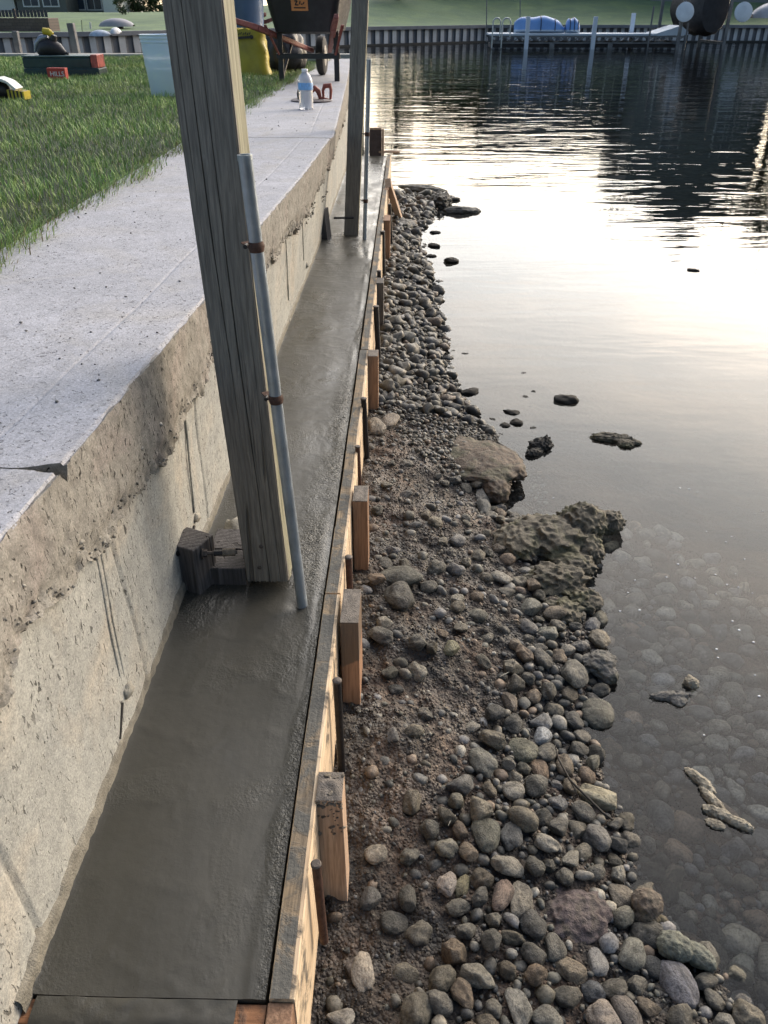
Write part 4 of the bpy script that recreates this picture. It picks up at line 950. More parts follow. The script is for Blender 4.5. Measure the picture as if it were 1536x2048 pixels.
multi('scum_clump', [(pz(1382,1365,.006), (.018,.016,.014), 0)], M['foam'], 'small pale crusted lump poking out of the water alone', 'rock', amp=.5, fr=3)
multi('weed_clump', [(pz(1340,1392,.003), (.045,.014,.010), .1), (pz(1355,1400,.002), (.02,.02,.008), 0)], M['rock_grey'], 'arched grey crusted rock awash beside the small pale lump', 'rock', amp=.5, fr=3)
multi('rock', [(pz(846,378,.06), (.24,.10,.04), -.5)], M['rock_grey'], 'long pale flat rock slanting into the bright water beyond the slanting board', 'rock', amp=.25)
multi('rock', [(pz(880,402,.04), (.10,.17,.07), 0)], M['rock_dark'], 'dark blocky rock under the end of the long pale flat one', 'rock', amp=.4)
multi('rock', [(pz(920,421,.015), (.15,.07,.035), 0), (pz(946,421,.01), (.07,.05,.025), 0)], M['rock_grey'], 'low flat grey rock lying out in the bright water', 'rock', amp=.3)
multi('rock', [(pz(806,452,.06), (.10,.16,.05), 0)], M['rock_grey'], 'rounded grey boulder at the foot of the slanting board', 'rock', amp=.3)
# twig
pts = [pz(1110,1490,.085), pz(1118,1520,.08), pz(1140,1560,.072), pz(1170,1590,.06), pz(1205,1625,.035), pz(1254,1660,.004)]
tw = MB(); tw.tube(pts, [.0016,.0024,.0028,.003,.003,.0022], 8); tw.tube([pts[2], (pts[2][0]+.014, pts[2][1]-.016, .05), (pts[2][0]+.02, pts[2][1]-.03, .045)], [.0018,.0014,.001], 6)
tag(tw.build('twig', plain('dark_twig', (.03,.025,.02), .7, 0, .4, 60, .5), None, True), 'thin dark bent twig reaching from the shingle into the water', 'twig')

# countable pebbles: the three hundred that show largest, each its own object
def free(x, y, r, k=.82):
    for (a, b, c) in taken:
        if (a-x)**2 + (b-y)**2 < ((r+c)*k)**2: return False
    return True
n_ind = 0; tries = 0; N_NAMED = sum(1 for o in C.objects if o.name.split('.')[0] == 'cobble')
extra = []
def band(x, y):           # how much of the place is shingle rather than mud
    d = float(shore(y)) - x
    if y > 3.3: return 1.0
    w = float(np.interp(y, [.5, .9, 1.4, 1.8, 2.4, 2.8, 3.3], [.60, .56, .40, .26, .20, .16, .6])) + .05*float(vnoise(y*5, 2))
    if d < 0: return 1.0
    if d < w: return 1.0
    return .05 + .10*max(0, float(vnoise(x*6, y*6, 9))) + .25*max(0, 1-(d-w)/.06)
PB = [i for i in range(18)]
while n_ind < 300 - N_NAMED and tries < 90000:
    tries += 1
    y = .70 + 2.2*random.random()**1.5; x = random.uniform(BO+.03, float(shore(y)) + (.10 if y < 1.9 else .02))
    r = random.choice((.030, .027, .024, .022) if tries < 2500 else ((.021, .019, .017) if tries < 14000 else (.016, .0145))) * random.uniform(.9, 1.12)
    if x < BO + r + .045: continue
    p = band(x, y)
    if random.random() > p: continue
    if not free(x, y, r, .84): continue
    rx = r*random.uniform(1.0, 1.32); ry = r*random.uniform(.78, 1.0)
    under = x > float(shore(y)) + .04
    mud = band(x, y) < .5
    set_stone(x, y, rx, ry, random.uniform(0, 3.1), random.uniform(.6, .95), random.uniform(.30, .42) if mud else random.uniform(.05, .28), tilt=(random.gauss(0, .2), random.gauss(0, .2)),
              label='smooth rounded pebble lying under the shallow water off the shingle' if under else 'smooth rounded grey or brown pebble among the shingle of the muddy shore', cat='pebble',
              group='pebbles under the shallow water' if under else 'pebbles of the shore')
    n_ind += 1
print('individual pebbles', n_ind, 'named', N_NAMED)
# the rest of the shingle
cell = {}
def reg(x, y, r): cell.setdefault((int(x/.06), int(y/.06)), []).append((x, y, r))
for t_ in taken: 
    for i in range(-int(t_[2]/.06)-1, int(t_[2]/.06)+2):
        for j in range(-int(t_[2]/.06)-1, int(t_[2]/.06)+2): cell.setdefault((int(t_[0]/.06)+i, int(t_[1]/.06)+j), []).append(t_)
def free2(x, y, r, k):
    ci, cj = int(x/.06), int(y/.06)
    for i in (-1, 0, 1):
        for j in (-1, 0, 1):
            for (a, b, c) in cell.get((ci+i, cj+j), ()):
                if (a-x)**2 + (b-y)**2 < ((r+c)*k)**2: return False
    return True
PAL = .85*np.array([(.085,.085,.08),(.15,.145,.13),(.065,.068,.07),(.19,.175,.145),(.115,.115,.112),(.18,.135,.10),(.13,.128,.11),(.235,.225,.20),(.095,.088,.07),(.16,.16,.165)])
def fill(n, ylo, yhi, rlo, rhi, k, pw, xpad=.05, underpad=.5, ypow=1.0, base=ICO2, rough=.28, name='shingle', near=None):
    P = []; S = []
    for _ in range(n*4):
        if len(P) >= n: break
        y = ylo + (yhi-ylo)*random.random()**ypow; x = random.uniform(BO+.012, float(shore(y)) + underpad*np.interp(y, [1, 2.2, 4], [1, .4, .1]) + xpad)
        r = random.uniform(rlo, rhi) * (1 if y < 3.3 else 1 + .10*(y-3.3))
        if random.random() > band(x, y)**pw: continue
        if x < BO + r: continue
        if not free2(x, y, r, k): continue
        reg(x, y, r); P.append((x, y, float(ground_z(x, y)) + r*(.28 if y > 3.3 or band(x, y) > .5 else -.12))); S.append(r)
    P, S = np.array(P), np.array(S)
    cols = PAL[RNG.integers(0, len(PAL), len(P))] * RNG.uniform(.75, 1.15, (len(P), 1))
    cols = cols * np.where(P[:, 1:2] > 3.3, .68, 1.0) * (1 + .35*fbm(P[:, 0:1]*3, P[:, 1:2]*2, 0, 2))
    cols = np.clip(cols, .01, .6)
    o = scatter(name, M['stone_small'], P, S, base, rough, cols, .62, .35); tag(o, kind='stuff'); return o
def fill_under(n, rlo, rhi, name):
    P = []; S = []
    for _ in range(n*6):
        if len(P) >= n: break
        y = .55 + 2.3*random.random()**1.2; x = float(shore(y)) + random.uniform(.03, .75); r = random.uniform(rlo, rhi)
        if not free2(x, y, r, .80): continue
        reg(x, y, r); P.append((x, y, float(ground_z(x, y)) + r*.12)); S.append(r)
    P, S = np.array(P), np.array(S); cols = 1.7*PAL[RNG.integers(0, len(PAL), len(P))] * RNG.uniform(.6, 1.3, (len(P), 1))
    o = scatter(name, M['stone_small'], P, S, ICO3, .34, cols, .62, .35); tag(o, kind='stuff')
fill_under(230, .024, .044, 'lakebed_stones')
fill(1500, .6, 2.6, .014, .026, .80, 1, name='shingle', underpad=.7, ypow=1.2)
fill(2600, .6, 3.4, .009, .015, .80, 1, name='shingle')
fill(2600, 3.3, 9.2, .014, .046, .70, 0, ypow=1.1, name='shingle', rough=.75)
fill(5000, .55, 3.6, .0045, .009, .8, .6, ypow=1.2, base=ICO1, name='gravel')
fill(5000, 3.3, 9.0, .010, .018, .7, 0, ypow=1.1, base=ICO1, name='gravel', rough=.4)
# grit trodden into the mud
n = 13000; yy = .5 + 3.2*RNG.random(n)**1.25; xx = BO + .006 + (shore(yy) - BO)*RNG.random(n); zz = ground_z(xx, yy) + .001
S = RNG.uniform(.0012, .0038, n) * (1 + .35*(yy-.5)/3)
cols = np.array([(.034,.031,.028),(.055,.045,.035),(.08,.065,.05),(.028,.027,.026),(.13,.11,.09),(.07,.048,.034)])[RNG.integers(0, 6, n)] * RNG.uniform(.7, 1.1, (n, 1))
tag(scatter('grit', M['stone_small'], np.stack([xx, yy, zz], 1), S, ico_base(0) if False else ICO1, .5, cols, .75), kind='stuff')
lm = plain('dead_leaf', (.16,.10,.05), .8, 0, .4, 60)
for k_, (px, py, lab) in enumerate(((870,1262,'small curled brown leaf scrap on the mud left of the greenish-tan pebble'),(902,1640,'pale straw scrap lying in the mud near the bottom'),(1010,1350,'thin white straw bent across the shingle'))):
    p = on(px, py, .12); p = on(px, py, float(ground_z(p.x, p.y)) + .018); a_ = random.uniform(0, 6); l_ = .018
    q_ = MB().tube([(p.x - l_*math.cos(a_), p.y - l_*math.sin(a_), p.z), (p.x, p.y, p.z+.004), (p.x + l_*math.cos(a_+.3), p.y + l_*math.sin(a_+.3), p.z+.001)], [.0008,.0016,.0006], 6).build('straw_scrap', lm if k_ < 1 else plain('pale_straw', (.5,.46,.36), .7, 0, .2), None, True); tag(q_, lab, 'straw')
# foam bubbles on the calm water
me = None; bubm = plain('bubble_film', (.75,.76,.78), .12, 0, .05, 20, 0)
for (px, py) in ((1395,984),(1413,1063),(1463,1073),(1452,1084),(1489,1118),(1333,1154),(1390,1156),(1431,1149),(1471,1147),(1454,1169),(1477,1174),(1505,1186),(1279,1220),(1270,1160),(1256,1185),(1433,1298),(1507,1284),(1510,1350),(1518,1392),(1436,1315),(1107,996),(1356,1128),(1510,1027),(1525,1022),(1240,1222),(1465,1242),(1478,1260),(1408,1470),(1432,1188),(1360,976),(1378,978)):
    p = on(px, py, .001)
    if me is None:
        bm = bmesh.new(); bmesh.ops.create_uvsphere(bm, u_segments=12, v_segments=8, radius=.0042); me = bpy.data.meshes.new('foam_bubble'); bm.to_mesh(me); bm.free(); me.materials.append(bubm)
        for q in me.polygons: q.use_smooth = True
    o = bpy.data.objects.new('foam_bubble', me); C.objects.link(o); o.location = p; s = random.uniform(.5, 1.0); o.scale = (s*1.2, s, s*.45)
    tag(o, 'tiny white bubble floating on the calm grey water', 'bubble', 'bubbles floating on the calm water')

# ------------------------------------------------------------------ lawn beside the walkway
YL = 15.2
t = NT('lawn_soil'); v = t.vec(); M['soil'] = t.set(t.ramp(t.noise(v, 5, 5), [(.3, (.018,.030,.010)), (.7, (.040,.062,.020))]), .9, t.bump(t.noise(v, 60, 5), .8, .02))
mb = MB(); mb.box(-14, -2, .2, XWL+.0, YL, ZT-.012); lw = mb.build('lawn_ground', M['soil']); tag(lw, kind='structure')
def blades(name, n, xlo, xhi, ylo, yhi, h0, h1, w0, mat, edgefall=False, pw=1.6):
    y = ylo + (yhi-ylo)*RNG.random(n)**pw; x = xhi - (xhi-xlo)*RNG.random(n)
    # keep to what the frame can nearly see
    keep = x > -(.62*(y+1.2)) - .8; x, y = x[keep], y[keep]; n = len(x)
    if edgefall: x = xhi + .05*fbm(y*5, 1, 0, 3) + RNG.normal(0, .035, n)
    cl = fbm(x*3, y*3, 0, 3); sc = 1 + .07*(y-2)
    h = RNG.uniform(h0, h1, n) * (1 + .35*cl); w = w0*sc*RNG.uniform(.7, 1.3, n); a = RNG.uniform(0, 6.283, n); ln = RNG.uniform(.1, .75, n)*h
    if edgefall: a = RNG.normal(0, .7, n); ln = RNG.uniform(.3, 1.1, n)*h
    dx, dy = np.cos(a), np.sin(a); px, py = -dy*w/2, dx*w/2; z0 = np.full(n, ZT-.014) 
    def P_(t, k): return np.stack([x + dx*ln*t*t + px*k, y + dy*ln*t*t + py*k, z0 + h*(t - .25*t*t*(ln/h))], 1)
    V = np.stack([P_(0, 1), P_(0, -1), P_(.5, .8), P_(.5, -.8), P_(1, .12), P_(1, -.12)], 1).reshape(-1, 3)
    b = (np.arange(n)*6)[:, None]; Fq = np.concatenate([b + np.array([0,1,3,2]), b + np.array([2,3,5,4])], 0)
    g = RNG.uniform(0, 1, n)[:, None]; col = np.array([.16,.28,.07])*(1-g) + np.array([.35,.47,.16])*g + .05*np.clip(fbm(x*1.3, y*1.3, 4, 3), 0, 1)[:, None]*np.array([2.2,1.2,.4])
    dry = (RNG.random(n) < (.28 if edgefall else .04))[:, None]; col = np.where(dry, np.array([.24,.20,.11]), col) * (1 + .3*cl[:, None])
    o = np_mesh(name, V, Fq, mat, False, np.repeat(np.clip(col, .01, 1), 6, 0)); return tag(o, kind='stuff')
t = NT('grass_blade'); a = t.n.new('ShaderNodeAttribute'); a.attribute_name = 'tint'; M['grass'] = t.set(a.outputs['Color'], .55, spec=.3)
blades('grass', 190000, -9.5, XWL+.01, 2.0, YL-.05, .022, .058, .0034, M['grass'], pw=1.45)
blades('grass', 5000, 0, XWL+.005, 2.2, 14.5, .03, .085, .0036, M['grass'], True, 1.2)
# low edging wall round the lawn's far end
edg = MB(); edg.box(-15, YL+.004, -.5, xtop(YEND)+.12, YL+.30, ZT+.03); o = edg.build('end_wall', M['wall'], bevel=.01)
tag(o, 'low concrete wall closing the far end of the near lawn above the channel', 'sea wall')

# ------------------------------------------------------------------ things on the walkway and the grass
def lettering(name, text, size, loc, rot, mat, parent, ext=.0008):
    cu = bpy.data.curves.new(name, 'FONT'); cu.body = text; cu.size = size; cu.extrude = ext; cu.align_x = 'CENTER'; cu.align_y = 'CENTER'
    o = bpy.data.objects.new(name, cu); C.objects.link(o); cu.materials.append(mat)
    dg = bpy.context.evaluated_depsgraph_get(); me = bpy.data.meshes.new_from_object(o.evaluated_get(dg)); bpy.data.objects.remove(o)
    o = bpy.data.objects.new(name, me); C.objects.link(o); o.location = loc; o.rotation_euler = rot
    if parent is not None: child(o, parent)
    return o
p = on(613, 218, ZT); bz = ZT
bo = thing('water_bottle', p, 'clear plastic water bottle with a blue label standing on the walkway', 'bottle')
t = NT('clear_plastic'); t.b.inputs['Transmission Weight'].default_value = .45; M['pet'] = t.set((.86,.87,.92), .22)
Hb = (z_at(138, p.y) - ZT); rb = 13/F*(p-cam.location).length
T_ = Matrix.Translation(p)
prof = [(rb*.85,0),(rb*.97,.01)]
for k in range(9): z = Hb*(.06 + .40*k/8); prof.append((rb*(.98 if k % 2 else .93), z))
prof += [(rb,Hb*.47),(rb,Hb*.68),(rb*.96,Hb*.74),(rb*.75,Hb*.83),(rb*.42,Hb*.90),(rb*.34,Hb*.93)]
MB().lathe(prof, 28, T_).build('shell', M['pet'], bo, True)
MB().lathe([(rb*1.01,Hb*.49),(rb*1.02,Hb*.50),(rb*1.02,Hb*.665),(rb*1.01,Hb*.67)], 28, T_).build('label', plain('blue_label', (.18,.38,.72), .5, 0, .5, 30), bo, True)
MB().lathe([(rb*.40,Hb*.93),(rb*.42,Hb*.935),(rb*.42,Hb*.99),(rb*.38,Hb)], 20, T_).build('cap', plain('white_cap', (.78,.78,.82), .4, 0, .05), bo, True)
# rusty red-handled tool behind the bottle
M['redpaint'] = plain('worn_red_paint', (.30,.075,.05), .6, 0, .4, 30, .2); M['toolsteel'] = plain('tool_steel', (.12,.10,.10), .5, .5, .4, 40, .3)
p = on(628, 202, ZT); tl = thing('hand_tool', p, 'rusty hand tool with red curved handles and a flat round foot, behind the bottle', 'hand tool')
s = (p-cam.location).length/F
def tp(px, py, dy=0): q = far(px, py, p.y+dy); return q
MB().lathe([(.012,0),(.17,.002),(.175,.008),(.168,.014),(.01,.018)], 30, Matrix.Translation(p + Vector((-.02,0,0))) @ Matrix.Diagonal((1,1.05,1,1))).build('foot_plate', M['toolsteel'], tl, True)
MB().tube([tp(600,200), tp(599,188), tp(601,177), tp(606,174)], [.02,.024,.022,.014], 10).build('hub', M['toolsteel'], tl, True)
MB().tube([tp(618,196), tp(622,182), tp(630,176), tp(637,183), tp(641,197), tp(662,201)], [.018,.022,.024,.022,.018,.01], 10).build('arm', M['redpaint'], tl, True)
MB().tube([tp(647,197), tp(646,181), tp(649,172), tp(660,171), tp(662,180), tp(661,198)], [.010,.012,.020,.022,.013,.010], 10).build('handle', M['redpaint'], tl, True)
# pale blue barrel
p = on(342, 190, ZT-.01); s = .86*(p-cam.location).length/F; rt = 46*s; rb_ = 38*s; Hb = z_at(66, p.y) - ZT
br = thing('plastic_barrel', p, 'pale blue plastic tub standing on the grass behind the near post', 'tub'); T_ = Matrix.Translation(p)
t = NT('milky_blue_plastic'); M['blueplastic'] = t.set((.72,.82,.92), .35); t.b.inputs['Subsurface Weight'].default_value = .2; t.b.inputs['Subsurface Radius'].default_value = (.05,.05,.06)
MB().lathe([(rb_*.96,0),(rb_,.01),(rb_+(rt-rb_)*.80,Hb*.80),(rt*.965,Hb*.87),(rt*1.0,Hb*.875),(rt*1.0,Hb*.895),(rt*.975,Hb*.90),(rt*.985,Hb*.93),(rt*1.01,Hb*.935),(rt*1.01,Hb*.955),(rt*.985,Hb*.96),(rt,Hb*.985),(rt*1.02,Hb),(rt*.95,Hb),(rt*.93,Hb*.5),(rb_*.8,.05)], 40, T_).build('shell', M['blueplastic'], br, True)
# green tool case, red carton, power tool
p = on(122, 150, ZT); M['green'] = plain('dark_green_plastic', (.018,.045,.045), .45, 0, .3, 10); M['greenlid'] = plain('grey_green_plastic', (.10,.15,.145), .5, 0, .3, 10)
cs = thing('tool_case', p, 'long dark green plastic tool case lying on the grass with a red end', 'tool case')
s = p.y*math.cos(PITCH)/F*1.0; dp = (p-cam.location).length*math.cos(math.atan((150-1024)/F))/F
xa, xb = far(50, 148, p.y).x, far(198, 148, p.y).x; zb1 = z_at(138, p.y); zt1 = z_at(112, p.y)
Rz = Matrix.Translation(((xa+xb)/2, p.y, 0)) @ Matrix.Rotation(R(3), 4, 'Z'); hw = (xb-xa)/2
MB().box(-hw, 0, ZT-.01, hw, .36, zb1, Rz).build('base_tray', M['green'], cs, bevel=.012)
MB().box(-hw, .02, zb1+.001, hw*.80, .33, zt1-.02, Rz).build('body', M['green'], cs, bevel=.015)
MB().box(-hw*1.0, .012, zt1-.019, hw*.80, .34, zt1, Rz).build('lid', M['greenlid'], cs, bevel=.006)
MB().box(hw*.805, .02, zb1+.002, hw*.985, .33, zt1+.008, Rz).build('end_panel', plain('red_white_label', (.42,.09,.07), .5, 0, .6, 14), cs, bevel=.008)
MB().box(-hw*.97, -.004, ZT+.07, hw*.97, -.001, ZT+.075, Rz).build('rim', M['greenlid'], cs)
p2 = on(112, 157, ZT); xa2, xb2 = far(95, 150, p2.y).x, far(131, 150, p2.y).x; z2 = z_at(137, p2.y)
ct = thing('carton', p2, 'small red carton marked HILLS leaning on the green case', 'carton')
MB().box(xa2, p2.y, ZT-.01, xb2, p2.y+.09, z2).build('box', plain('red_card', (.45,.05,.035), .6, 0, .15, 10), ct, bevel=.003)
white = plain('white_print', (.8,.8,.8), .6, 0, .03)
lettering('lettering', 'HILLS', (xb2-xa2)*.33, ((xa2+xb2)/2+.01, p2.y-.003, ZT+(z2-ZT)*.42), (R(90), 0, 0), white, ct)
p = Vector(((far(75,112,p.y).x+far(135,112,p.y).x)/2, p.y+.16, zt1)); q = lambda px, py, dy=0: far(px, py, p.y+dy)
pt = thing('power_tool', p, 'black power tool with a yellow handle end and grey guard lying on the green case', 'power tool')
blk = plain('black_rubber', (.02,.018,.02), .5, 0, .4, 40, .3); yel = plain('yellow_plastic', (.55,.42,.03), .45, 0, .15, 10)
MB().tube([q(80,108), q(88,98), q(102,95), q(118,100), q(132,107)], [.05,.085,.10,.075,.02], 16).build('motor_body', blk, pt, True)
MB().tube([q(110,92), q(106,80), q(108,70)], [.03,.045,.035], 12).build('handle', blk, pt, True)
MB().tube([q(86,62), q(97,64), q(105,70)], [.035,.04,.03], 12).build('handle_end', yel, pt, True)
MB().tube([q(70,104), q(73,88), q(82,76), q(95,72)], [.012,.03,.035,.02], 12).build('guard', plain('grey_guard', (.30,.31,.36), .4, .4, .1), pt, True)
MB().tube([q(118,100), q(128,104), q(137,108)], [.018,.014,.02], 8).build('cord', blk, pt, True)
# yellow and black saw at the left edge
p = on(18, 197, ZT); q = lambda px, py, dy=0: far(px, py, p.y+dy)
sw = thing('circular_saw', p, 'black and yellow power saw with a white curved guard, at the edge of the lawn', 'power saw')
cur = [q(-34,196), q(-20,170), q(0,156), q(20,163), q(38,178)]
mb = MB()
for a_, b_ in zip(cur[:-1], cur[1:]): mb.bar(a_, b_, .16, .022, Vector((0,0,1)))
mb.build('blade_guard', plain('white_guard', (.70,.70,.66), .4, 0, .1), sw, bevel=.004)
MB().tube([q(-22,190,.02), q(-5,180,.02), q(12,182,.02), q(24,190,.02)], [.05,.075,.07,.03], 14).build('motor_body', blk, sw, True)
a_ = q(20,178); b_ = q(52,176); z0 = ZT-.005
mb = MB(); n = 9
for k in range(n):
    x0 = a_.x + (b_.x-a_.x)*k/n; x1 = a_.x + (b_.x-a_.x)*(k+1)/n - .0005
    mb.box(x0, p.y-.07, z0, x1, p.y+.07, a_.z - .006*k*.3, None, k % 2)
mb.build('striped_end', [yel, blk], sw)
# wheelbarrows
M['barrowred'] = plain('red_handle_wood', (.27,.085,.07), .6, 0, .35, 25, .3); M['barrowblack'] = plain('black_steel_tray', (.022,.022,.026), .45, .2, .3, 12, .1); M['tyre'] = plain('tyre_rubber', (.035,.033,.032), .8, 0, .3, 40, .4)
def barrow(ox, oy, rot, label, traymat, sticker=True, zoff=0):
    w = thing('wheelbarrow', (ox, oy, ZT+zoff), label, 'wheelbarrow'); T = Matrix.Translation((ox, oy, ZT+zoff)) @ Matrix.Rotation(rot, 4, 'Z')
    P_ = lambda x, y, z: T @ Vector((x, y, z))
    # origin between the feet; the wheel is ahead (+y), the handles behind (-y)
    for s_ in (-1, 1):
        h = MB(); h.bar(P_(s_*.40 - (.34 if s_ < 0 else 0), -.72, .60), P_(s_*.33 - (.12 if s_ < 0 else 0), -.42, .50), .045, .045, w2=.055, h2=.055); h.bar(P_(s_*.33 - (.12 if s_ < 0 else 0), -.42, .50), P_(s_*.10, .92, .25), .055, .055, w2=.045, h2=.045)
        h.build('handle', M['barrowred'], w, bevel=.008)
        l = MB(); l.bar(P_(s_*.30, -.02, .0), P_(s_*.30, -.02, .47), .055, .035, Vector((0,1,0))); l.bar(P_(s_*.30, -.02, .02), P_(s_*.24, .40, .36), .03, .02)
        l.build('leg', M['barrowblack'], w, bevel=.004)
        MB().bar(P_(s_*.30, -.10, .25), P_(s_*.40, -.25, .52), .02, .012, w2=.03).build('leg_brace', M['barrowred'], w)
    MB().bar(P_(-.34, -.035, .235), P_(.34, -.035, .235), .03, .05).build('cross_brace', M['barrowblack'], w, bevel=.003)
    # tray: flared box with rolled rim
    rings = []
    for (k, z) in ((0, .44), (1, .46), (2, .62), (3, .80), (4, .815), (3.8, .83)):
        e = .045*k; rr = []
        for (cx, cy) in ((-1,-1),(1,-1),(1,1),(-1,1)):
            for a in range(6):
                an = {(-1,-1): math.pi, (1,-1): 1.5*math.pi, (1,1): 0, (-1,1): .5*math.pi}[(cx, cy)] + a/5*math.pi/2
                rr.append(P_(cx*(.20+e*.85) + .08*math.cos(an), .25 + cy*(.32+e*(1.0 if cy < 0 else 1.7)) + .08*math.sin(an), z))
        rings.append(rr)
    n = 24; V = [v for r_ in rings for v in r_]; Fq = [((i)*n+k, i*n+(k+1)%n, (i+1)*n+(k+1)%n, (i+1)*n+k) for i in range(5) for k in range(n)]
    Fq.append(tuple(reversed(range(n)))); tr = MB(); tr.add(V, Fq); o = tr.build('tray', traymat, w, True)
    so = o.modifiers.new('thick', 'SOLIDIFY'); so.thickness = .006
    Mw = T @ Matrix.Translation((.0, .95, .20)) @ Matrix.Rotation(R(90), 4, 'Y')
    wh = MB().lathe([(.10,-.045),(.165,-.05),(.195,-.035),(.203,0),(.195,.035),(.165,.05),(.10,.045)], 32, Mw).build('wheel', M['tyre'], w, True)
    rim = MB().lathe([(.02,-.055),(.105,-.046),(.11,-.04),(.11,.04),(.105,.046),(.02,.055)], 24, Mw).build('rim', plain('dusty_rim', (.30,.28,.25), .6, .2, .2), wh, True)
    rim.matrix_parent_inverse = Matrix.Identity(4)
    if sticker:
        st = MB(); a = P_(-.115, -.212, .66); n_ = (P_(0,-1,.18) - P_(0,0,0)).normalized()
        Ms = T @ Matrix.Translation((-.03, -.262, .70)) @ Matrix.Rotation(R(14), 4, 'X')
        st.box(-.085, -.004, -.058, .085, -.001, .058, Ms); st.build('sticker', plain('orange_sticker', (.62,.24,.08), .5, 0, .1), w)
        m2 = MB()
        for (x0, z0, x1, z1) in ((-.05,.03,-.02,.03),(-.02,.03,-.045,-.005),(-.045,-.005,-.01,-.005),(0,.0,.01,.03),(.015,.0,.03,.0),(-.06,-.03,.06,-.03),(.035,.0,.05,.02)):
            m2.bar(Ms @ Vector((x0,-.006,z0)), Ms @ Vector((x1,-.006,z1)), .002, .011, Ms.to_3x3() @ Vector((0,0,1.01)))
        m2.build('sticker_print', blk, w)
    return w
lf = on(573, 163, ZT); rf = on(666, 161, ZT); mid = (lf + rf)/2
barrow(mid.x, mid.y, R(-3), 'black-trayed wheelbarrow with red wooden handles and an orange sticker, on the walkway', M['barrowblack'])
p = on(440, 140, ZT); barrow(p.x-.25, p.y+2.6, R(82), 'wheelbarrow with red handles pointing left, mostly hidden behind the near post', plain('blue_tray', (.07,.13,.26), .45, 0, .2), False)
# blue bin liner tub and yellow bag
p = on(500, 149, ZT); dep = (p-cam.location).length/F
ybm = plain('yellow_bag', (.42,.34,.035), .5, 0, .3, 5, .5)
bg_ = thing('yellow_bag', p, 'crumpled yellow bag with a black mark, beside the wheelbarrow on the grass', 'bag')
wa = far(465,100,p.y).x; wb = far(526,100,p.y).x; wbb = far(536,148,p.y).x; zt_ = z_at(58, p.y)
n = 30; vs = []; fs = []; nzb = 22
for i in range(nzb+1):
    t_ = i/nzb; z = ZT - .01 + (zt_-ZT+.01)*t_; cx = (wa+wb)/2 + .04*(1-t_); hwx = (wb-wa)/2*(1 + .13*(1-t_)**3); hwy = .16*(1-.25*t_)
    for k in range(n):
        a = 2*math.pi*k/n; ca, sa = math.cos(a), math.sin(a); e = 3.4
        r_ = 1/((abs(ca)**e + abs(sa)**e)**(1/e)); wr = 1 + .07*float(fbm(ca*2.2+t_*3, sa*2.2, t_*4, 3)) + .05*math.sin((t_*4+ca*2)*2)*(1-t_)
        vs.append((cx + hwx*ca*r_*wr, p.y+.17 + hwy*sa*r_*wr, z + (.012*math.sin(k*2.1) if i == nzb else 0)))
for i in range(nzb):
    for k in range(n): fs.append((i*n+k, i*n+(k+1)%n, (i+1)*n+(k+1)%n, (i+1)*n+k))
fs.append(tuple(range(nzb*n, nzb*n+n))); MB().add(vs, fs).build('bag', ybm, bg_, True)
mk = MB(); yy = p.y + .17 - .16*.9 - .022
a = far(474, 76, yy); b = far(503, 74, yy)
for (c_, r_) in ((a, .022), (b, .022)): mk.tube([c_ + Vector((0,.004,0)), c_ - Vector((0,.003,0))], r_, 14)
mk.bar(a, b, .008, .026); 
for k in range(6):
    x = a.x + (b.x-a.x)*(.12+.15*k); z = far(488, 68-(k % 2)*1.5, yy).z; mk.bar((x, yy, z-.012), (x+.012, yy, z+.012), .006, .010)
mk.build('printed_mark', blk, bg_)
p2 = on(488, 140, ZT); xb0, xb1 = far(440, 30, p2.y+.5).x, far(511, 30, p2.y+.5).x; zc = z_at(60, p2.y+.5)
T_ = Matrix.Translation(((xb0+xb1)/2, p2.y+.62, ZT))
tag(MB().lathe([(.24,0),(.26,.02),(.30,.40),(.305,.42),(.33,.9),(.345,.92),(.345,.95),(.31,.95)], 36, T_).build('blue_drum', plain('blue_drum_plastic', (.085,.15,.28), .4, 0, .15), None, True), 'tall blue plastic drum standing behind the yellow bag', 'drum')
p = far(528, 150, 11.4); tag(lump('black_bag', (p.x+.25, 11.6, ZT+.16), (.26,.2,.3), blk, None, 4, .25, 1.6, 4), 'dark sack slumped on the grass beside the yellow bag under the wheelbarrow', 'sack')
p = on(618, 124, ZT)
tag(MB().box(p.x-.22, p.y+.1, ZT, p.x+.28, p.y+.25, ZT+.09).build('pale_case', plain('cream_case', (.50,.46,.38), .5, 0, .1), bevel=.02), 'low cream box on the walkway beyond the wheelbarrow', 'box')

# two leaning posts at the end of the lawn
def wpost(px0, py0, px1, py1, wpx, Y, label):
    b = far(px0, py0, Y); a = far(px1, py1, Y); w = wpx*Y*.85/F
    o = MB().bar((b.x, Y, b.z-.5), a, w, w*1.1, Vector((0,1,0))).build('mooring_post', plain('grey_weathered_post', (.15,.15,.155), .85, 0, .35, 8, .4), bevel=.01)
    return tag(o, label, 'mooring post', 'grey posts beyond the lawn')
wpost(156, 110, 141, 46, 13, YL+.5, 'leaning grey timber post right of the power tool beyond the lawn')
wpost(38, 110, 30, 62, 11, YL+.5, 'grey timber post at the far left beyond the lawn')

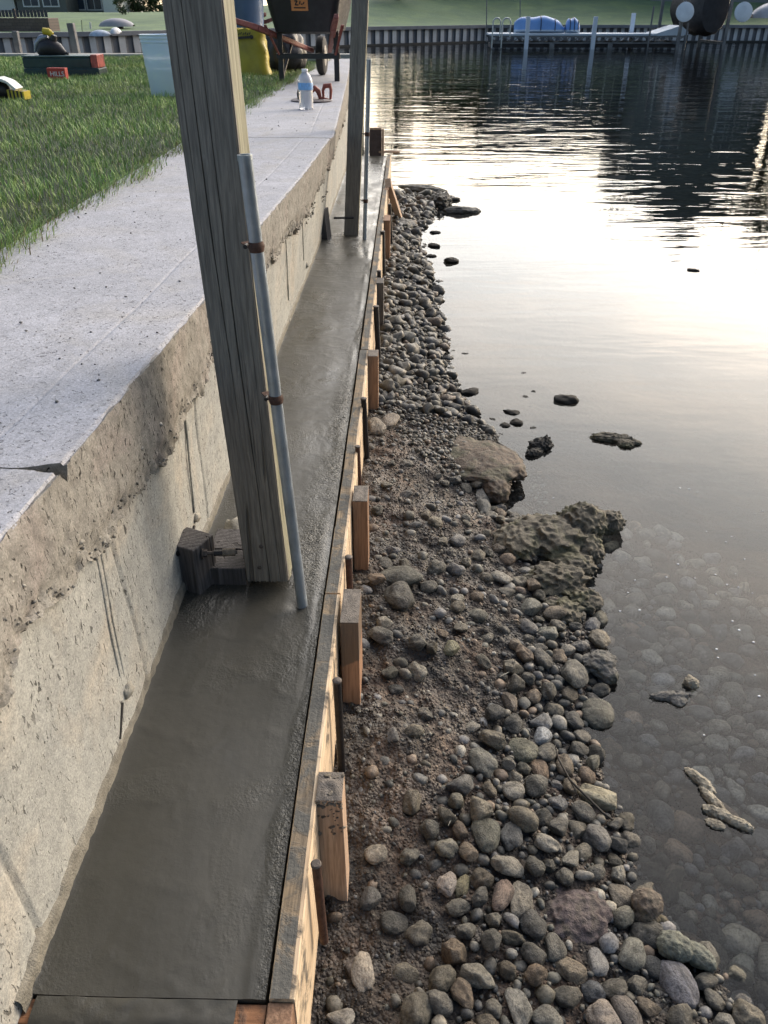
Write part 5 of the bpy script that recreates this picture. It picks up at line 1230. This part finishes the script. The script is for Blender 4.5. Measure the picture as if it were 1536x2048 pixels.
# ------------------------------------------------------------------ far shore
def lerp_poly(P, x): return np.interp(x, [a for a, b in P], [b for a, b in P])
WL = [on(x, y, 0) for x, y in ((-150,124),(200,114),(480,102),(740,92.5),(975,85),(1430,85),(1700,85))]
WP = [(-60, 30)] + [(p.x, p.y) for p in WL] + [(95, 66)]
WH = .80
sheet = plain('pale_sheet_pile', (.52,.53,.54), .6, .1, .3, 1.2, .1); sheet_shade = plain('sheet_pile_shaded', (.16,.165,.18), .7, .1, .3, 1.2, .1); capm = plain('grey_wall_cap', (.21,.215,.23), .7, 0, .25, 1.0)
fw = thing('sheet_pile_wall', (0, 50, 0), 'corrugated sheet pile wall with a dark grey cap along the far shore', 'sheet pile wall')
V = []; pos = 0; pitch = .47; pts = []
x = -45.0
def wy(x): return float(lerp_poly(WP, x))
cr = []
while x < 60:
    for (dx, dy) in ((0,0),(.20,0),(.235,.11),(.42,.11),(.455,0)): cr.append((x+dx*pitch/.47, wy(x+dx) + dy))
    x += pitch
vs = []; fs = []; mi = []
for (a, b) in cr: vs += [(a, b, -.4), (a, b, WH)]
for k in range(len(cr)-1): fs.append((2*k, 2*k+2, 2*k+3, 2*k+1)); mi.append(1 if k % 5 in (2,) else (1 if k % 5 in (1, 3) else 0))  # recessed faces take the darker copy: shade of the corrugation put into colour
me = MB(); me.v = vs; me.f = fs; me.m = mi; me.build('sheeting', [sheet, sheet_shade], fw)
mb = MB()
for k in range(0, len(cr)-5, 5):
    a = Vector((cr[k][0], cr[k][1]+.02, WH+.06)); b = Vector((cr[k+5][0]+.003, cr[k+5][1]+.02, WH+.06)); mb.bar(a, b, .34, .17)
mb.build('cap', capm, fw)
mb = MB()
for k in range(0, len(cr)-5, 5):
    a = Vector((cr[k][0], cr[k][1]-.05, .03)); b = Vector((cr[k+5][0]+.003, cr[k+5][1]-.05, .03)); mb.bar(a, b, .08, .15)
mb.build('waterline_wale', plain('slimy_wale', (.02,.022,.022), .5, 0, .3), fw)
# rising ground behind
xs_ = np.linspace(-70, 110, 120); ds = np.concatenate([np.linspace(0, 4, 5), np.linspace(6, 90, 40)])
def far_z(x, d):
    g = np.interp(x, [-40, -16, -9, 0, 20, 60], [.022, .026, .045, .105, .105, .105])
    return WH + .10 + g*np.minimum(d, 28)*np.clip(d/14, .3, 1) + .12*fbm(x*.12, d*.12, 0, 3)*np.clip(d/10, 0, 1)
XX, DD = np.meshgrid(xs_, ds); YY = np.interp(XX, [a for a, b in WP], [b for a, b in WP]) + .15 + DD
t = NT('far_lawn'); v = t.vec(); c = t.ramp(t.noise(v, .45, 7, .7, .8), [(.3, (.10,.16,.09)), (.5, (.15,.22,.11)), (.7, (.21,.29,.12))]); c = t.mix(t.ramp(t.noise(t.vec((.25,1,1)), .9, 4, .6), [(.5, 0.0), (.75, .6)]), c, (.15,.21,.07))
M['farlawn'] = t.set(c, .9, t.bump(t.noise(v, 9, 4), .6, .08))
def fz2(x, y): return float(far_z(x, y - .15 - wy(x)))
tag(np_mesh('far_lawn', np.stack([XX, YY, far_z(XX, DD)], -1).reshape(-1, 3), grid_faces(len(ds), len(xs_)), M['farlawn']), kind='structure')

# --- buildings, trees and clutter on the far side
leafm = {}
def leaf_mat(name, a, b):
    t = NT(name); v = t.vec(); return t.set(t.ramp(t.noise(v, 1.2, 4), [(.3, a), (.7, b)]), .7, spec=.2)
M['leaf'] = leaf_mat('dull_green_leaves', (.025,.045,.015), (.07,.10,.035)); M['leafd'] = leaf_mat('dark_leaves', (.035,.055,.028), (.07,.10,.045)); M['bark'] = plain('bark', (.07,.055,.045), .9, 0, .3, 3, .5)
def tree(name, x, y, H, cw, label, mat, trunk=.35, n=5000, leaf=.16, seed=1, cat='tree', group='trees on the far shore', open_=.35):
    rg = np.random.default_rng(seed); z0 = fz2(x, y); o = thing(name, (x, y, z0), label, cat, group)
    tb = MB(); top = H*.8; tb.tube([(x, y, z0-.3), (x+.1, y, z0+H*.25), (x-.1, y, z0+H*.55), (x, y, z0+top)], [H*.035, H*.028, H*.018, H*.006], 8)
    cl = []
    for k in range(16):
        a = rg.uniform(0, 6.28); h = rg.uniform(trunk, .92)*H; rr = cw*.5*rg.uniform(.35, .85)*(1 - .5*abs(h/H-.55))
        e = (x + math.cos(a)*rr, y + math.sin(a)*rr, z0 + h); tb.tube([(x, y, z0+h*.7), ((x+e[0])/2, (y+e[1])/2, z0+h*.88), e], [H*.012, H*.008, H*.003], 5); cl.append(e)
    tb.build('trunk', M['bark'], o, True)
    cl = np.array(cl); ci = rg.integers(0, len(cl), n); c = cl[ci] + rg.normal(0, 1, (n, 3))*np.array([cw*.12, cw*.12, H*.075])*rg.uniform(.5, 1.2, (len(cl), 1))[ci]
    u = rg.normal(0, 1, (n, 3)); u /= np.linalg.norm(u, axis=1)[:, None]; w = np.cross(u, rg.normal(0, 1, (n, 3))); w /= np.linalg.norm(w, axis=1)[:, None]; s_ = leaf*rg.uniform(.5, 1.3, (n, 1))
    V = np.stack([c-u*s_, c+w*s_*.5, c+u*s_, c-w*s_*.5], 1).reshape(-1, 3); Fq = np.arange(4*n).reshape(n, 4)
    child(np_mesh('crown', V, Fq, mat, False), o); return o
def hx(px, Y): return far(px, 20, Y).x
tree('young_tree', hx(795, 68), 68, 6.2, 3.8, 'slender airy tree seen only mirrored in the lake beside the far post', M['leaf'], .15, 3800, .15, 3)
for k, (px, Y, H, cw, lab) in enumerate(((872,76,4.9,6.5,'round dark shrub tree mirrored left of the slate house'), (935,80,5.6,7,'fuller dark tree mirrored against the slate house end'), (1310,88,11,8,'tall dark tree mirrored between the two houses'), (1600,74,13.5,11,'large dark tree mirrored at the far right'))):
    tree('broadleaf_tree', hx(px, Y), Y, H, cw, lab, M['leafd'], .1, 6000, .24, 11+k)
glass = plain('dark_window_glass', (.05,.07,.10), .08, 0, .1, 1)
def house(name, x0, x1, y0, d, He, Ha, wallm, roofm, label, wins, axis='x', door=None):
    z0 = min(fz2(x0, y0), fz2(x1, y0)) - .3; o = thing(name, ((x0+x1)/2, y0, z0), label, 'house')
    w = MB(); w.box(x0, y0, z0, x1, y0+d, He)
    xm, ym = (x0+x1)/2, y0+d/2; e = .5
    if axis == 'x': w.add([(x0,y0,He),(x0,y0+d,He),(x0,ym,Ha-.1),(x1,y0,He),(x1,y0+d,He),(x1,ym,Ha-.1)], [(0,1,2),(3,5,4)])
    else: w.add([(x0,y0,He),(x1,y0,He),(xm,y0,Ha-.1),(x0,y0+d,He),(x1,y0+d,He),(xm,y0+d,Ha-.1)], [(0,1,2),(3,5,4)])
    w.build('wall', wallm, o)
    r = MB()
    if axis == 'x':
        for (ya, yb) in ((y0-e, ym), (y0+d+e, ym)):
            za = He - .18; r.add([(x0-e,ya,za),(x1+e,ya,za),(x1+e,yb,Ha),(x0-e,yb,Ha),(x0-e,ya,za+.22),(x1+e,ya,za+.22),(x1+e,yb,Ha+.22),(x0-e,yb,Ha+.22)], [(0,1,2,3),(7,6,5,4),(0,4,5,1),(1,5,6,2),(3,2,6,7),(0,3,7,4)])
    else:
        for (xa, xb) in ((x0-e, xm), (x1+e, xm)):
            za = He - .18; r.add([(xa,y0-e,za),(xb,y0-e,Ha),(xb,y0+d+e,Ha),(xa,y0+d+e,za),(xa,y0-e,za+.22),(xb,y0-e,Ha+.22),(xb,y0+d+e,Ha+.22),(xa,y0+d+e,za+.22)], [(0,1,2,3),(7,6,5,4),(0,4,5,1),(1,5,6,2),(3,2,6,7),(0,3,7,4)])
    r.build('roof', roofm, o)
    tm = M['trimw']
    for (u, z, ww, hh) in wins:
        xc = x0 + (x1-x0)*u
        f = MB(); f.box(xc-ww/2-.1, y0-.08, z0+z-.1, xc+ww/2+.1, y0-.004, z0+z+hh+.1); fo = f.build('window', tm, o)
        g = MB(); g.box(xc-ww/2, y0-.10, z0+z, xc-.03, y0-.083, z0+z+hh); g.box(xc+.03, y0-.10, z0+z, xc+ww/2, y0-.083, z0+z+hh); go = g.build('pane', glass, fo); go.matrix_parent_inverse = Matrix.Identity(4)
    return o
M['trimw'] = plain('white_trim', (.7,.7,.7), .5, 0, .05); slate = plain('slate_siding', (.13,.135,.125), .75, 0, .15, .8); roofd = plain('dark_shingles', (.08,.085,.083), .85, 0, .3, 2); blues = plain('blue_grey_siding', (.175,.19,.19), .7, 0, .1, .6); wht = plain('white_siding', (.62,.61,.58), .7, 0, .05)
house('slate_house', hx(985,76), hx(1285,76), 76, 9, 7.2, 9.8, slate, roofd, 'dark slate-sided house seen only as a mirror image in the lake', [(.15,1.2,1.4,1.6),(.38,1.2,2.4,2.1),(.66,1.2,1.4,1.6),(.87,1.2,1.4,1.6)])
house('gabled_house', hx(1300,72), hx(1580,72), 72, 10, 11.2, 15.0, blues, roofd, 'tall blue-grey gabled house seen only as a mirror image at the right of the lake', [(.2,1.0,1.6,1.9),(.5,1.0,2.6,2.2),(.8,1.0,1.4,1.6),(.3,4.0,1.4,1.6),(.7,4.0,1.4,1.6)], 'y')
def fy(px, py, Y): return far(px, py, Y)
house('blue_grey_house', fy(126,0,82).x, fy(203,0,82).x, 82, 9, 4.6, 6.6, blues, roofd, 'blue-grey house at the top left with a dark garage end', [(.30,.6,1.6,1.2),(.80,.6,1.2,1.2)])
house('white_house', fy(204,0,80).x, fy(235,0,80).x, 80, 8, 4.2, 5.8, wht, roofd, 'small white house wall beside the blue-grey one at the top', [(.5,1.9,.8,.9)])
house('dark_house', fy(22,0,78).x, fy(122,0,78).x, 79, 8, 3.6, 5.6, slate, roofd, 'dark low house above the brown retaining wall at the top left', [(.3,.8,1.2,1.0),(.7,.8,1.2,1.0)])
house('pale_gable_house', fy(-60,0,78).x, fy(17,0,78).x, 79, 8, 2.6, 3.8, wht, roofd, 'pale gable end at the very top left corner', [], 'y')
# brown retaining wall with a grey fence on it
Yr = 40; a = fy(-160,80,Yr); b = fy(104,80,Yr); zt_ = fy(50,36,Yr).z
t = NT('brown_blocks'); v = t.vec(); br_ = t.n.new('ShaderNodeTexBrick'); t.l.new(t.vec((1,1,1), rot=(R(90),0,0)), br_.inputs['Vector']); br_.inputs['Scale'].default_value = 2.2; br_.inputs['Color1'].default_value = (.115,.085,.07,1); br_.inputs['Color2'].default_value = (.15,.115,.095,1); br_.inputs['Mortar'].default_value = (.075,.06,.055,1)
M['brown'] = t.set(br_.outputs['Color'], .85)
tag(MB().box(a.x, Yr, .3, b.x, Yr+1.2, zt_).build('retaining_wall', M['brown'], bevel=.02), 'brown block retaining wall at the left behind the power tool, across the channel', 'retaining wall')
fn = thing('garden_fence', (b.x, Yr+.3, zt_), 'grey board fence standing on the brown retaining wall', 'fence'); ft = fy(50,20,Yr).z
mb = MB(); x = a.x
while x < b.x - .1: mb.box(x, Yr+.3, zt_+.03, x+.13, Yr+.325, ft); x += .155
mb.build('boards', plain('grey_fence_boards', (.075,.075,.08), .85, 0, .3, 3), fn)
x = a.x + .4
while x < b.x: MB().box(x, Yr+.328, zt_, x+.10, Yr+.42, ft+.05).build('fence_post', M['bark'], fn); x += 1.9
for k, (px, w, h) in enumerate(((255,7,5),(285,9,7),(318,8,6))):
    q = fy(px, 10, 84); tree('garden_shrub', q.x, 84, 1.9+.2*k, 3.2, ['low dark shrub next to the white house','dark hedge bush in the row right of the white house','dark bush at the right end of the hedge by the near post'][k], M['leafd'], .05, 1500, .14, 30+k, 'shrub', 'shrubs by the far houses')
# upturned pale boat, scattered blue and white things, small posts
def boat(name, px0, px1, py, Y, hgt, mat, label, w=.9):
    a = fy(px0, py, Y); b = fy(px1, py, Y); L = b.x-a.x; n = 16; vs = []; fs = []; m_ = 10
    for i in range(n+1):
        u = i/n; k = max(.03, math.sin(math.pi*min(1, max(0, u*.96+.02)))**.5)
        for j in range(m_): an = math.pi*j/(m_-1); vs.append((a.x + L*u, Y + w*.5*k*math.cos(an), a.z + hgt*k*math.sin(an)**.7))
    for i in range(n):
        for j in range(m_-1): q = i*m_+j; fs.append((q, q+1, q+m_+1, q+m_))
    o = MB().add(vs, fs).build(name, mat, None, True); return tag(o, label, 'boat')
Yb_ = 44; o = boat('upturned_boat', 200, 268, 53, Yb_, .34, plain('pale_hull', (.34,.33,.35), .6, 0, .1), 'upturned pale grey rowing boat on the grass left of the blue tub', 1.3)
st_ = MB(); a = fy(212, 56, Yb_); 
tag(MB().box(fy(236,56,Yb_).x, Yb_-.1, fz2(a.x+.6, Yb_)-.1, fy(246,56,Yb_).x, Yb_+.1, fy(240,52,Yb_).z).build('trestle', M['block']), 'short dark trestle under the upturned pale boat', 'trestle')
for k, (px0, px1, py, c, lab) in enumerate(((180,222,72,(.45,.52,.60),'pale blue-white folded tarpaulin lying on the far bank'),(222,242,67,(.7,.7,.7),'white bundle on the far bank right of the folded tarpaulin'))):
    boat('tarpaulin', px0, px1, py, 38, .22, plain('tarp_%d' % k, c, .6, 0, .3, 6), lab, .8)['category'] = 'tarpaulin'
for (px, py, pt_, Y, w, c, lab) in ((163,76,40,40,.05,(.35,.40,.25),'thin pale stake on the far grass'),(180,55,44,46,.10,(.6,.6,.6),'short white marker post on the far grass'),(974,60,-40,54,.06,(.16,.17,.18),'thin grey flagpole behind the dock ladder'),(1041,60,-30,60,.07,(.18,.2,.2),'thin grey pole on the far lawn behind the blue craft')):
    a = fy(px, py, Y); b = fy(px, pt_, Y); tag(MB().tube([(a.x, Y, a.z-.6), b], w/2, 8).build('pole', plain('pole_paint', c, .6), None, True), lab, 'pole')
q = fy(243, 26, 60); tree('garden_shrub', q.x, 60, 1.0, 1.0, 'single small dark bush out on the far lawn', M['leafd'], .05, 400, .08, 41, 'shrub', 'shrubs by the far houses')
# dock
YD = 48.0; dz = fy(1100, 69, YD).z; x0, x1 = fy(980,69,YD).x, fy(1312,69,YD).x; x2 = fy(1376,69,YD).x
dk = thing('dock', ((x0+x1)/2, YD, 0), 'white-decked dock on a dark truss out in the lake', 'dock')
whited = plain('bluish_white_paint', (.52,.60,.68), .5, 0, .1, 2); dark_al = plain('dull_aluminium', (.16,.165,.17), .6, .3, .3, 3)
MB().box(x0, YD, dz-.06, x1, YD+2.2, dz+.04).build('deck', whited, dk, bevel=.02)
MB().add([(x1+.02, YD, dz-.06),(x2, YD, dz-.02),(x2, YD+2.2, dz-.02),(x1+.02, YD+2.2, dz-.06),(x1+.02, YD, dz+.05),(x2-.4, YD, dz+.40),(x2-.4, YD+2.2, dz+.40),(x1+.02, YD+2.2, dz+.05),(x2, YD, dz+.12),(x2, YD+2.2, dz+.12)], [(0,1,8,5,4),(3,7,6,9,2),(4,5,6,7),(5,8,9,6),(1,2,9,8),(0,3,2,1),(0,4,7,3)]).build('raised_ramp', whited, dk)
zb_ = fy(1100, 86, YD).z
mb = MB()
for yy in (YD+.02, YD+2.1):
    mb.bar((x0, yy, zb_), (x2, yy, zb_), .05, .06); mb.bar((x0, yy, dz-.10), (x2, yy, dz-.10), .05, .06)
    x = x0; k = 0
    while x < x2-.3: mb.bar((x, yy, zb_ if k % 2 else dz-.1), (x+.38, yy, dz-.1 if k % 2 else zb_), .04, .04, Vector((0,1,0))); x += .38; k += 1
mb.build('truss', dark_al, dk)
MB().box(x0+.1, YD+.3, zb_-.22, x2-.3, YD+1.9, zb_-.04).build('float', plain('dock_shadow_black', (.025,.025,.03), .6), dk)  # dark box standing in for the shadow under the dock
for px in (1105, 1222):
    x = fy(px, 80, YD).x; MB().box(x-.12, YD+.0, -.6, x+.12, YD+.25, zb_).build('support', dark_al, dk)
for (px, dy, pt_) in ((1057,-.12,33),(1192,-.12,33),(1268,2.35,26)):
    q = fy(px, pt_, YD+dy); MB().box(q.x-.10, YD+dy-.1, -1, q.x+.10, YD+dy+.1, q.z).build('pile', plain('white_pile', (.66,.72,.80), .5, 0, .05), dk, bevel=.01)
for (px, pt_, dy) in ((1308,12,-.3),(1377,45,-.3)):
    q = fy(px, pt_, YD+dy); MB().tube([(q.x, YD+dy, -1), q], .045, 8).build('mooring_pole', dark_al, dk, True)
ld = thing('dock_ladder', (x0+.2, YD-.1, dz), 'pair of pale tubular hoops of the ladder at the left end of the dock', 'ladder')
for (pa_, pb_) in ((985,1000),(1004,1020)):
    l, r_ = fy(pa_,66,YD-.1).x, fy(pb_,66,YD-.1).x; zt_ = fy(990,36,YD).z; w = r_-l; pts = [(l, YD-.1, dz-.6)] + [((l+r_)/2 - math.cos(a)*w/2, YD-.1, zt_-w/2 + math.sin(a)*w/2) for a in [math.pi*k/8 for k in range(9)]] + [(r_, YD-.1, dz-.1)]
    MB().tube(pts, .035, 8).build('hoop', plain('pale_rail', (.50,.53,.52), .4, .3, .1), ld, True)
def jetski(px0, px1, label, col, hgt):
    Yj = YD+1.0; a, b = fy(px0, 53, Yj), fy(px1, 53, Yj); L = b.x-a.x; z0 = dz+.06
    o = thing('jet_ski', (a.x+L/2, Yj, z0), label, 'jet ski', 'blue craft on the dock'); n = 24; m_ = 14
    def loft(prof, name, mat, z_, tops):
        vs = []; fs = []
        for i in range(n+1):
            u = i/n; hw = prof(u); tp_ = tops(u)
            for j in range(m_): an = math.pi*j/(m_-1); vs.append((a.x+L*u, Yj + hw*math.cos(an), z_ + tp_*abs(math.sin(an))**.55))
        for i in range(n):
            for j in range(m_-1): q = i*m_+j; fs.append((q, q+1, q+m_+1, q+m_))
        MB().add(vs, fs).build(name, mat, o, True)
    hp = lambda u: .52*max(.02, (1-abs(2*u-1)**3.2))**.5
    loft(hp, 'cover', col, z0+.10, lambda u: hgt*max(.05, (1-abs(2*u-.9)**3.4 if abs(2*u-.9) < 1 else .03))**.45*(1+.06*math.sin(u*14)))
    v = []; f = []
    for i in range(n+1):
        u = i/n
        for (k, z) in ((.55, z0-.01), (1.03, z0+.09), (1.03, z0+.14)):
            for s_ in (-1, 1): v.append((a.x+L*u, Yj + s_*hp(u)*k, z))
    for i in range(n):
        q = i*6
        for (c, d) in ((0,2),(2,4)):
            f.append((q+c, q+d, q+6+d, q+6+c)); f.append((q+c+1, q+6+c+1, q+6+d+1, q+d+1))
        f.append((q, q+6, q+7, q+1))
    MB().add(v, f).build('hull', whited, o)
    for u in (.22, .5, .78):
        pts_ = []
        for j in range(13):
            an = math.pi*j/12; tp_ = hgt*max(.05, (1-abs(2*u-.9)**3.4))**.45*(1+.06*math.sin(u*14)) + .012
            pts_.append((a.x+L*u, Yj + hp(u)*1.03*math.cos(an), z0 + .10 + tp_*abs(math.sin(an))**.55))
        MB().tube(pts_, .022, 6).build('strap', M['barrowblack'], o, True)
cov = plain('blue_cover', (.16,.33,.66), .45, 0, .12, 3)
jetski(1028, 1130, 'long jet ski under a smooth bright blue cover on the dock', cov, .62); jetski(1131, 1160, 'short blue covered craft at the right end of the jet ski', cov, .55)
# boat lift with two big wheels, dark covered boat between
YW = 47.0; lift = thing('boat_lift', (fy(1428,20,YW).x, YW, 0), 'boat lift with two big pale round wheels, right of the dock', 'boat lift')
for px in (1370, 1487):
    q = fy(px, 24, YW); rr = 17.5*YW*.85/F; Mw = Matrix.Translation(q) @ Matrix.Rotation(R(78), 4, 'X')
    MB().lathe([(.03,-.06),(rr*.5,-.05),(rr*.93,-.035),(rr,-.02),(rr,.02),(rr*.93,.035),(rr*.5,.05),(.03,.06)], 32, Mw).build('wheel', plain('pale_disc', (.75,.78,.80), .5, 0, .12, 3), lift, True)
for px in (1380, 1476):
    q = fy(px, -60, YW+.4); MB().box(q.x-.07, YW+.3, -1, q.x+.07, YW+.45, q.z).build('upright', dark_al, lift)
    MB().bar((q.x, YW+.38, .3), (q.x, YW+4.4, .3), .12, .12).build('side_beam', dark_al, lift); MB().box(q.x-.07, YW+4.3, -1, q.x+.07, YW+4.45, q.z).build('upright', dark_al, lift)
darkc = plain('black_boat_cover', (.018,.018,.022), .6, 0, .4, 3)
l, r_ = fy(1386,30,YW+1).x, fy(1470,30,YW+1).x
n = 18; vs = []; fs = []; m_ = 16
for i in range(n+1):
    u = i/n; k = .45+.55*math.sin(math.pi*min(.5, u*1.6+.1)); 
    for j in range(m_): an = 2*math.pi*j/m_; vs.append(((l+r_)/2 + (r_-l)/2*k*math.cos(an), YW+.9+4.5*u, 1.75 + (1.35*math.sin(an)*abs(math.sin(an))**-.35 if math.sin(an) > 0 else -1.15*abs(math.sin(an))**1.3)*(.85+.15*k) + .07*math.sin(u*16+an*3)))
for i in range(n):
    for j in range(m_): fs.append((i*m_+j, i*m_+(j+1)%m_, (i+1)*m_+(j+1)%m_, (i+1)*m_+j))
fs.append(tuple(reversed(range(m_)))); fs.append(tuple(n*m_+j for j in range(m_)))
tag(MB().add(vs, fs).build('covered_boat', darkc, None, True), 'boat wrapped in a black cover hanging in the lift between the pale wheels', 'boat')
boat('moored_boat', 1502, 1600, 36, 50, .75, plain('white_hull', (.55,.54,.54), .4, 0, .1), 'white boat moored by the sheet piles at the right edge', 1.8)
